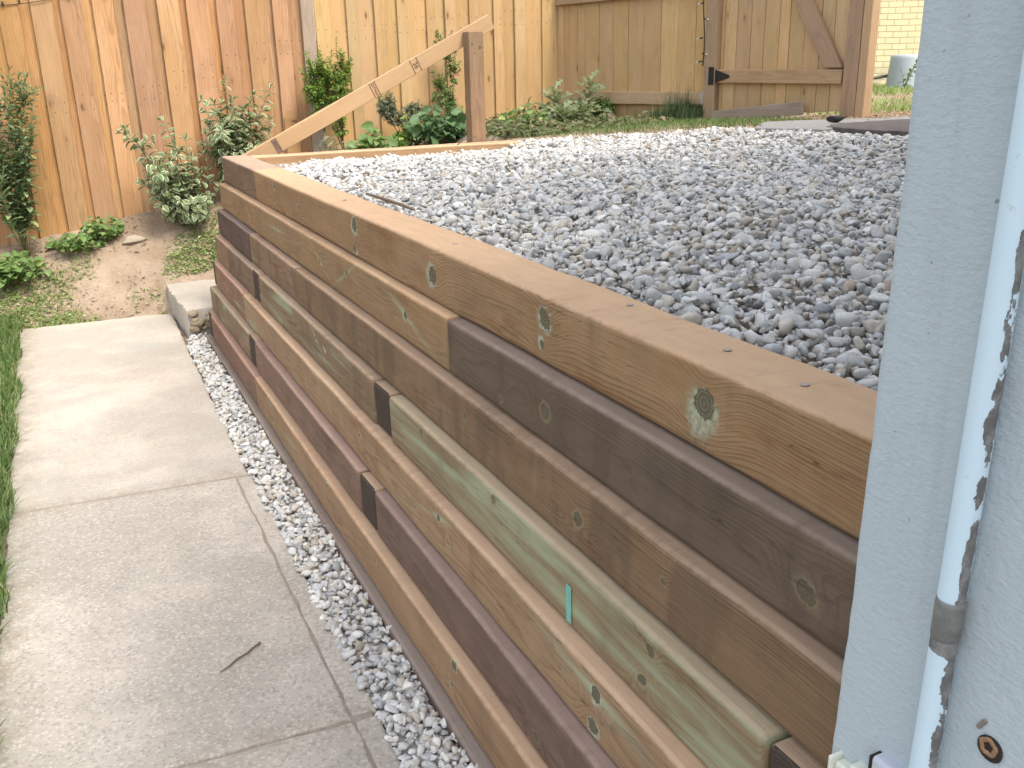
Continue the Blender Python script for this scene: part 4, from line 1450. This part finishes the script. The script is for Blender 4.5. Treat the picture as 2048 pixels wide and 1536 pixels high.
# tall willowy plant on the left edge
p = Plant('tall_shrub', 'tall slender shrub with narrow paired leaves at the left edge before the orange fence', 'shrub', (-1.08, 1.40, gz(-1.08, 1.4)), L_wil, M_stem, 'lance', 5)
b0 = p.base
for t, n in [((-.98, 1.36, .47), 3), ((-.90, 1.38, .43), 3), ((-1.05, 1.40, .53), 3), ((-1.15, 1.40, .40), 3), ((-.87, 1.36, .33), 2), ((-1.0, 1.34, .25), 2), ((-1.1, 1.33, .2), 2), ((-.92, 1.33, .12), 2), ((-1.22, 1.38, .3), 2), ((-.96, 1.30, .0), 2), ((-1.14, 1.3, .02), 2), ((-1.10, 1.38, .48), 3), ((-1.2, 1.36, .45), 3), ((-.93, 1.36, .38), 3), ((-1.02, 1.33, .36), 3), ((-1.18, 1.34, .15), 2)]:
    q = p.stem(b0 + p.r.normal(0, .02, 3) * [1, 1, 0], t, .004, .0012, .15)
    p.along(q, .028, .080, .029, .2, .95, True, .12, .3, .5)
    for i in range(n):
        f = p.r.integers(4, 8)
        e = q[f] + p.r.normal(0, 1, 3) * [.06, .05, .02] + [0, 0, .13]
        p.along(p.stem(q[f], e, .002, .001, .1), .02, .052, .016, .1, .8, True, .05, .3, .5)
q = p.stem(b0 + [.01, -.05, 0], (-.975, 1.29, .06), .004, .0015, .1)
p.along(q, .046, .082, .034, .12, 1.35, True, .12, .15, .2)
p.done()


def clump(name, label, cat, x, y, rad, h, n, L, W, mat, kind, seed, group=None, up=.6, sm=None):
    p = Plant(name, label, cat, (x, y, gz(x, y) - .005), mat, sm or M_stem, kind, seed, group)
    for i in range(n):
        a = p.r.uniform(0, 6.28); q = math.sqrt(p.r.uniform(.0, 1))
        tip = p.base + [rad * q * math.cos(a), rad * .8 * q * math.sin(a), h * (1 - .6 * q * q) * p.r.uniform(.35, 1.05)]
        s_ = p.base + [rad * .5 * q * math.cos(a), rad * .4 * q * math.sin(a), 0]
        pth = p.stem(s_, tip, .0022, .0012, .2)
        D = np.array([math.cos(a), math.sin(a), 0]) * p.r.uniform(.4, 1) + np.array([p.r.normal(0, .4), -.3, p.r.uniform(-.5, .4)])
        f = p.r.uniform(.65, 1.2)
        p.leaf(tip, D, np.array([0, -.35, 1]) * up + p.r.normal(0, .35, 3), L * f, W * f)
        for k in range(2):
            j = p.r.integers(3, 8)
            D = np.array([p.r.normal(), p.r.normal(), p.r.uniform(-.3, .4)])
            p.leaf(pth[j], D, [0, -.2, 1] + p.r.normal(0, .4, 3), L * f * .7, W * f * .7)
    return p.done()


clump('broadleaf_plant', 'low clump of rounded green leaves in the left corner beneath the tall slender shrub', 'plant', -1.16, 1.20, .19, .19, 120, .056, .046, L_mid, 'heart', 6)
clump('broadleaf_plant', 'low plant of light rounded leaves on the soil left of the flat stone', 'plant', -.79, 1.36, .16, .12, 90, .046, .036, L_mid, 'heart', 7)
clump('leafy_bush', 'small dense dark green bush touching the flat stone by the orange fence', 'bush', -.60, 1.41, .12, .18, 120, .042, .028, L_mid, 'oval', 8)
clump('broadleaf_plant', 'broad leaved plant under the sloping board, behind the return timber', 'plant', 1.20, 1.0, .19, .27, 110, .072, .058, L_mid, 'heart', 9)
clump('broadleaf_plant', 'dark broad leaved plant between the grey leaved shrub and the brown post', 'plant', 1.64, .95, .21, .27, 130, .070, .056, L_drk, 'heart', 10)
clump('feathery_plant', 'feathery grey green plant beneath the bright green shrub', 'plant', .92, 1.05, .18, .36, 200, .055, .014, L_gry, 'lance', 12)
clump('broadleaf_plant', 'mid green leafy plant right of the brown post behind the gravel', 'plant', 2.18, .75, .20, .17, 90, .052, .034, L_mid, 'oval', 16)
clump('broadleaf_plant', 'olive leafy plant between the leafy plant and the thistles', 'plant', 2.40, .95, .17, .19, 80, .050, .030, L_oli, 'oval', 17)
clump('leafy_bush', 'small fresh green weed at the left foot of the brown post', 'bush', 1.86, 1.1, .09, .22, 90, .028, .018, L_bri, 'oval', 13)
clump('broadleaf_plant', 'fresh green weed between the two broad leaved plants', 'plant', 1.43, 1.05, .08, .27, 60, .04, .03, L_bri, 'heart', 14)
clump('dry_weed', 'dry brownish weed stalks beside the dark broad leaved plant', 'weed', 1.83, 1.42, .09, .30, 60, .022, .012, L_oli, 'oval', 15)


def crown(name, label, cat, base, blobs, ntw, L, W, mat, kind, seed, spacing, trunk=.005, upshoot=.06, group=None):
    p = Plant(name, label, cat, base, mat, M_twig, kind, seed, group)
    for cx, cy, cz, rx, ry, rz, w in blobs:
        c = np.array((cx, cy, cz))
        tr = p.stem(p.base + p.r.normal(0, .01, 3) * [1, 1, 0], c, trunk, trunk * .4, .15)
        for i in range(int(ntw * w)):
            d = nrm(p.r.normal(size=3)); f = p.r.uniform(.45, 1.0) ** .5
            e = c + d * f * np.array([rx, ry, rz])
            s_ = c + d * f * .25 * np.array([rx, ry, rz]) - [0, 0, .02]
            q = p.stem(s_, e + [0, 0, upshoot * p.r.uniform(0, 1) * max(0, d[2] + .4)], .0018, .0008, .2)
            p.along(q, spacing, L, W, .25, .85, True, .1, .4, .35)
    return p.done()


crown('bright_shrub', 'bright yellow green small leaved shrub against the grey fence post', 'shrub', (1.09, 1.47, -.12),
      [(.99, 1.42, .30, .20, .10, .14, 1.3), (.92, 1.42, .37, .12, .08, .10, .5), (1.10, 1.42, .40, .09, .07, .10, .5), (.95, 1.42, .18, .12, .08, .10, .6), (1.07, 1.44, .06, .06, .06, .10, .35)],
      80, .032, .014, L_bri, 'lance', 21, .013, .007, .11)
crown('climbing_shrub', 'thin climbing shrub with small leaves behind the brown post', 'shrub', (1.94, 1.48, -.06),
      [(1.92, 1.46, .58, .12, .05, .10, .45), (1.86, 1.46, .26, .10, .05, .11, .7), (1.97, 1.46, .40, .06, .05, .1, .4), (1.94, 1.46, .12, .07, .05, .12, .5), (1.93, 1.46, .0, .05, .05, .08, .3)],
      50, .034, .017, L_mid, 'lance', 22, .017, .005, .06)
crown('grey_leaved_shrub', 'small grey green shrub in two lobes below the sloping board', 'shrub', (1.53, 1.45, -.06),
      [(1.42, 1.42, .17, .08, .07, .10, 1), (1.48, 1.42, .10, .09, .06, .07, .7), (1.64, 1.42, .12, .09, .06, .06, .9), (1.57, 1.42, .03, .06, .05, .06, .5)],
      80, .023, .015, L_gry, 'oval', 23, .010, .004, .03)
crown('leafy_bush', 'rounded olive green bush against the side fence next to the thistles', 'bush', (2.98, .98, .0),
      [(2.97, .98, .10, .11, .09, .08, 1)], 110, .03, .014, L_mid, 'lance', 24, .011, .004, .03)

# thistles
def thistle(label, x, y, h, seed, lean=0.):
    h *= 1.3
    p = Plant('thistle', label, 'thistle', (x, y, gz(x, y)), L_thi, M_stem, 'lobed', seed, 'thistles before the side fence')
    top = p.base + [lean, -.02, h]
    q = p.stem(p.base, top, .005, .0025, .05)
    k = 0
    for f in np.linspace(.05, 1, 22):
        i = min(8, int(f * 8))
        a = k * 2.4; k += 1
        L = .23 * (1 - f * .5) * p.r.uniform(.8, 1.15)
        p.leaf(q[i], [math.cos(a), math.sin(a), .35 + .5 * f - (.3 if f < .3 else 0)], [0, -.3, 1] + p.r.normal(0, .3, 3), L, L * .42)
    p.done()


thistle('tall grey green thistle with a nodding top at the fence corner', 2.60, .96, .20, 31, -.06)
thistle('tallest thistle standing before the low fence rail', 2.83, .95, .24, 32, .01)
thistle('low spreading thistle rosette among taller thistles', 2.68, .80, .10, 33)
thistle('pale drooping thistle nearest the gravel edge', 2.50, .72, .09, 34, -.02)

# ---- grass, clover and litter
def blades(name, X, Y, Z, H, Wd, mat, seed, lean=.5, label='', cat='grass', kind='stuff', parent=None, bias=(0, 0)):
    r = np.random.default_rng(seed)
    n = len(X)
    a = r.uniform(0, 6.28, n)
    H = np.asarray(H) * r.uniform(.55, 1.2, n)
    d = np.stack([np.cos(a) * lean * r.uniform(.2, 1.4, n) + bias[0], np.sin(a) * lean * r.uniform(.2, 1.4, n) + bias[1]], -1)
    w = np.stack([-np.sin(a), np.cos(a)], -1) * (Wd * r.uniform(.6, 1.3, n))[:, None] / 2
    b = np.stack([X, Y], -1)
    rows = []
    for t, wf in ((0, 1), (.4, .9), (.75, .6), (1, .08)):
        c = b + d * (H * t ** 1.7)[:, None]
        z = Z + H * t * (1 - .22 * t * np.hypot(d[:, 0], d[:, 1]))
        rows += [np.concatenate([c - w * wf, z[:, None]], 1), np.concatenate([c + w * wf, z[:, None]], 1)]
    V = np.stack(rows, 1).reshape(-1, 3)
    f = np.array([(0, 1, 3, 2), (2, 3, 5, 4), (4, 5, 7, 6)])
    F = (f[None] + (np.arange(n) * 8)[:, None, None]).reshape(-1, 4)
    me = np_mesh(name, V, F, True, {'tint': np.repeat(r.random(n), 8)})
    o = link(name, me, mat, parent)
    if parent is None: tag(o, label, cat, None, kind)
    return o


def grass_mat(name, c1, c2, dry):
    N = NT(name)
    a = N.attr('tint')
    c = N.mix(a, c1, c2)
    c = N.mix(N.rng(a, .84, .88), c, dry)
    c = N.hsv(c, .5, 1, N.add(.7, N.mul(N.noise(N.obj(), 9, 3), .6)))
    return N.bsdf(c, .55, None, .3, 0, c)


G_lawn = grass_mat('lawn_grass', (.075, .14, .035), (.16, .245, .065), (.29, .29, .13))
G_light = grass_mat('yellow_green_grass', (.14, .22, .05), (.27, .35, .10), (.40, .37, .19))  # paler, yellower blade colour
G_tuft = grass_mat('tuft_grass', (.05, .10, .04), (.10, .17, .065), (.28, .26, .15))
rr = np.random.default_rng(8)
# left lawn edge
n = 52000
X = rr.uniform(-2.0, -1.11, n); Y = rr.uniform(-5.2, .95, n)
k = (X < -1.138 + .012 * np.sin(Y * 9) + .03 * fbm(Y * 6, Y * 2, 4) - .02 * sstep(-1, .3, Y)) & (rr.random(n) < sstep(-2.1, -1.3, X) + .15)
X, Y = X[k], Y[k]
blades('lawn_edge', X, Y, np.maximum(ground_z(X, Y), -1.003), np.full(len(X), .062), np.full(len(X), .0042), G_lawn, 1, .8, 'uneven strip of green lawn grass along the left side of the concrete path', bias=(.12, 0))
# patches of clover, weeds and thin grass on the bank
def weeds_density(x, y):
    d = fbm(x * 2.6 + 3, y * 3.2, 21) + .5 * fbm(x * 9, y * 9, 23)
    left = 1 - sstep(-1.05, -.65, x + .55 * (y - 1.0))
    right = sstep(-.42, -.12, x) * (1 - sstep(1.2, 1.38, y)) * .8
    mid = .42 * (1 - sstep(1.1, 1.25, y)) * sstep(.72, .8, y)
    return np.clip(.9 * left + 1.15 * right + mid * .45 + d * 1.9 - .22, 0, 1) * (1 - sstep(1.22, 1.42, y))


n = 30000
X = rr.uniform(-1.9, .6, n); Y = rr.uniform(.70, 1.5, n)
k = (rr.random(n) < weeds_density(X, Y) * .9) & ~((X > -.33) & (X < .36) & (Y < 1.0))
Xg, Yg = X[k], Y[k]
blades('bank_grass', Xg, Yg, ground_z(Xg, Yg) - .004, np.full(len(Xg), .035), np.full(len(Xg), .0035), G_light, 2, 1.0, 'sparse short grass growing on the bare soil bank')
n = 26000
X = rr.uniform(-1.9, .6, n); Y = rr.uniform(.68, 1.52, n)
k = (rr.random(n) < weeds_density(X, Y) * .75) & ~((X > -.33) & (X < .36) & (Y < 1.0))
X, Y = X[k], Y[k]
n = len(X)
a = rr.uniform(0, 6.28, n)
me = leaves_mesh('clover_patch', np.stack([X, Y, ground_z(X, Y) + rr.uniform(.004, .022, n)], -1), np.stack([np.cos(a), np.sin(a), rr.normal(0, .25, n)], -1),
                 np.stack([rr.normal(0, .35, n), rr.normal(-.25, .3, n), np.ones(n)], -1), rr.uniform(.007, .030, n), rr.uniform(.005, .017, n), 'oval')
tag(link('clover_patch', me, leaf_mat('clover_leaf', (.15, .24, .06), (.30, .38, .13), None, (.46, .46, .26))), 'patchy low clover and weeds on the soil bank beyond the path', 'ground cover', kind='stuff')
n = 2600
X = rr.uniform(-1.8, .5, n); Y = rr.uniform(.74, 1.58, n)
k = ~((X > -.33) & (X < .36) & (Y < 1.0)) & (fbm(X * 5, Y * 5, 91) > -.08)
X, Y = X[k], Y[k]
g5 = pebbles(np.stack([X, Y, ground_z(X, Y)], -1), np.exp(rr.normal(math.log(.0055), .5, len(X))).clip(.002, .02), IV1, IF1, 500)
tag(link('soil_clods', np_mesh('soil_clods', g5[0], g5[1], True, {'tint': g5[2]}), M_soil), 'loose soil crumbs on the bare bank', 'soil', kind='stuff')
n = 900
X = rr.uniform(-1.8, 1.7, n); Y = rr.uniform(.78, 1.56, n)
k = ~((X > -.33) & (X < .36) & (Y < 1.0)) & (rr.random(n) < .25 + .75 * sstep(1.1, 1.5, Y))
X, Y = X[k], Y[k]; n = len(X); a = rr.uniform(0, 6.28, n)
me = leaves_mesh('bank_litter', np.stack([X, Y, ground_z(X, Y) + rr.uniform(.002, .012, n)], -1), np.stack([np.cos(a), np.sin(a), rr.normal(0, .25, n)], -1),
                 np.stack([rr.normal(0, .4, n), rr.normal(0, .4, n), np.ones(n)], -1), rr.uniform(.01, .032, n), rr.uniform(.004, .014, n), 'lance')
tag(link('bank_litter', me, leaf_mat('dead_leaf', (.25, .17, .09), (.42, .32, .19), None, (.13, .08, .05))), 'scattered dead leaf bits on the soil below the fences', 'leaf litter', kind='stuff')
# grass strip between gravel and fences
n = 16000
X = rr.uniform(1.75, 3.7, n); Y = rr.uniform(-1.0, 1.6, n)
dd = (X - GO[0]) * EN[0] + (Y - GO[1]) * EN[1]
k = (~in_gravel(X, Y)) & (dd < -.02) & (Y > -.04 - .98 * sstep(1.8, 2.6, X)) & (rr.random(n) < .8)
X, Y = X[k], Y[k]
blades('verge_grass', X, Y, terrace_z(X, Y) - .004, np.full(len(X), .04), np.full(len(X), .0035), G_lawn, 3, .9, 'short dark grass between the gravel and the side fence')
n = 6500
X = rr.uniform(1.75, 2.95, n); Y = rr.uniform(.0, 1.45, n)
k = ~in_gravel(X, Y) & (rr.random(n) < .35 + .9 * fbm(X * 4, Y * 4, 61) + .2)
X, Y = X[k], Y[k]; n = len(X); a = rr.uniform(0, 6.28, n)
me = leaves_mesh('ground_cover', np.stack([X, Y, terrace_z(X, Y) + rr.uniform(.01, .12, n) * (.1 + 1.9 * np.clip(fbm(X * 4, Y * 4, 62) + .35, 0, 1) ** 2)], -1), np.stack([np.cos(a), np.sin(a), rr.normal(0, .4, n)], -1),
                 np.stack([rr.normal(0, .5, n), rr.normal(-.4, .4, n), np.ones(n)], -1), rr.uniform(.025, .055, n), rr.uniform(.018, .034, n), 'oval')
tag(link('ground_cover', me, L_oli), 'low olive green ground cover behind the return timber right of the brown post', 'ground cover', kind='stuff')
# tall tuft by the gate post
tf = thing('grass_tuft', 'tall dark grass tuft growing against the fence beside the hinge post', 'grass', gpt(1.33, -.10, .03))
n = 900
s_ = rr.normal(1.30, .15, n).clip(.9, 1.52); d_ = -np.abs(rr.normal(.0, .09, n)) - .015
X = GO[0] + EX[0] * s_ + EN[0] * d_; Y = GO[1] + EX[1] * s_ + EN[1] * d_
H = .10 + .13 * np.exp(-((s_ - 1.36) / .12) ** 2) * rr.uniform(.4, 1.3, n)
blades('blades', X, Y, terrace_z(X, Y) + .0, H, np.full(n, .0036), G_tuft, 5, .35, parent=tf)
# grass beyond the gate post
n = 15000
X = rr.uniform(4.2, 10.5, n); Y = rr.uniform(-.9, 5.2, n)
u = X - .35 * Y
k = (np.abs((X - 4.9) * .72 - (Y + .2) * .95) < 2.2) & (rr.random(n) < .9)
X, Y = X[k], Y[k]
blades('back_lawn', X, Y, ground_z(X, Y), np.full(len(X), .06), np.full(len(X), .008), G_light, 6, .8, 'patch of lawn between the gate and the yellow brick wall')
M_lawnsoil = plain('lawn_base', (.10, .12, .045), .95, 6, .4)
n = 1500
X = rr.uniform(3.3, 5.4, n); Y = -.92 - .08 * (X - 3.4) + rr.normal(0, .12, n)
a = rr.uniform(0, 6.28, n)
me = leaves_mesh('leaf_litter', np.stack([X, Y, np.maximum(ground_z(X, Y), .087) + rr.uniform(0, .006, n)], -1), np.stack([np.cos(a), np.sin(a), rr.normal(0, .2, n)], -1),
                 np.stack([rr.normal(0, .35, n), rr.normal(0, .35, n), np.ones(n)], -1), rr.uniform(.012, .035, n), rr.uniform(.008, .02, n), 'oval')
tag(link('leaf_litter', me, leaf_mat('dry_litter', (.36, .26, .16), (.52, .41, .28), None, (.2, .11, .06))), 'dry fallen leaves scattered along the slab at the foot of the gate', 'leaf litter', kind='stuff')
# sprig in front of the bin
p = Plant('weed', 'small dark weed sprig growing in front of the grey bin', 'weed', (8.6, 3.3, .03), L_drk, M_stem, 'oval', 55)
for t in ((8.55, 3.3, .27), (8.75, 3.28, .33), (8.62, 3.25, .16), (8.9, 3.2, .55)):
    q = p.stem(p.base, t, .006, .003, .2); p.along(q, .06, .07, .04, .3, 1.0, True, .2)
p.done()

# ---- stones, twigs
M_rock = plain('field_stone', (.33, .27, .20), .9, 30, .3, .7, 40)
M_rock2 = plain('tan_stone', (.42, .33, .24), .85, 40, .3, .6, 60)
tag(link('flat_stone', np_mesh('flat_stone', rock(301, .105, .06, .028, 10, rough=.15), IF3), M_rock, None, Matrix.Translation((-.43, 1.34, gz(-.43, 1.34) + .012)) @ Matrix.Rotation(-.15, 4, 'Z') @ Matrix.Rotation(-.1, 4, 'Y')),
    'flat tan stone lying on the soil below the variegated shrub', 'stone')
o_ = gpt(.66, -.07, .045)
tag(link('round_stone', np_mesh('round_stone', rock(302, .045, .032, .035, 5), IF3), M_rock2, None, Matrix.Translation(o_) @ Matrix.Rotation(.5, 4, 'Y')), 'rounded tan stone resting on a flat slab against the side fence', 'stone')
tag(link('stone_slab', np_mesh('stone_slab', rock(303, .11, .06, .016, 8), IF3), M_rock, None, Matrix.Translation(gpt(.66, -.08, .006))), 'thin flat stone slab under the rounded tan stone', 'stone')
for i, (s__, d__, z__, q) in enumerate([(.86, -.08, .02, .035), (.94, -.07, .015, .04), (1.02, -.09, .012, .032)]):
    tag(link('grey_stone', np_mesh('grey_stone', rock(310 + i, q, q * .8, q * .75, 7), IF3), M_peb2 if False else M_rock, None, Matrix.Translation(gpt(s__, d__, z__))),
        ['leftmost small grey stone at the foot of the side fence', 'middle of three small grey stones at the foot of the side fence', 'small grey stone beside the grass tuft at the side fence'][i], 'stone', 'small stones along the side fence')
V, F = tube([(-.634, -3.240, -.9965), (-.607, -3.228, -.993), (-.585, -3.205, -.994), (-.56, -3.197, -.992), (-.536, -3.172, -.994), (-.519, -3.168, -.990)], [.0012, .0024, .0026, .0028, .0026, .0035])
tag(link('twig', np_mesh('twig', V, F), M_twig), 'thin dark twig lying on the concrete path', 'twig')
V, F = tube([(.150, -2.17, .012), (.163, -2.33, .010), (.160, -2.52, .012), (.165, -2.62, .008)], [.004, .006, .006, .003])
tag(link('stick', np_mesh('stick', V, F), M_twig), 'brown stick wedged between the gravel and the top timber', 'stick')
V, F = tube([(1.20, -.45, .02), (1.23, -.47, .05), (1.29, -.49, .06), (1.31, -.48, .085)], [.003, .003, .0025, .0015])
tag(link('twig', np_mesh('twig', V, F), M_twig), 'small dark twig sticking out of the gravel near the return timber', 'twig')
# grit on the path
n = 150
X = rr.uniform(-1.12, -.36, n); Y = -4.6 + 5.2 * rr.random(n)
g4 = pebbles(np.stack([X, Y, np.full(n, -.9985)], -1), rr.uniform(.0015, .0042, n), IV0, IF0, 400)
tag(link('grit', np_mesh('grit', g4[0], g4[1], True, {'tint': g4[2], 'tone': g4[3]}), M_peb), 'tiny grit scattered on the concrete path', 'grit', kind='stuff')
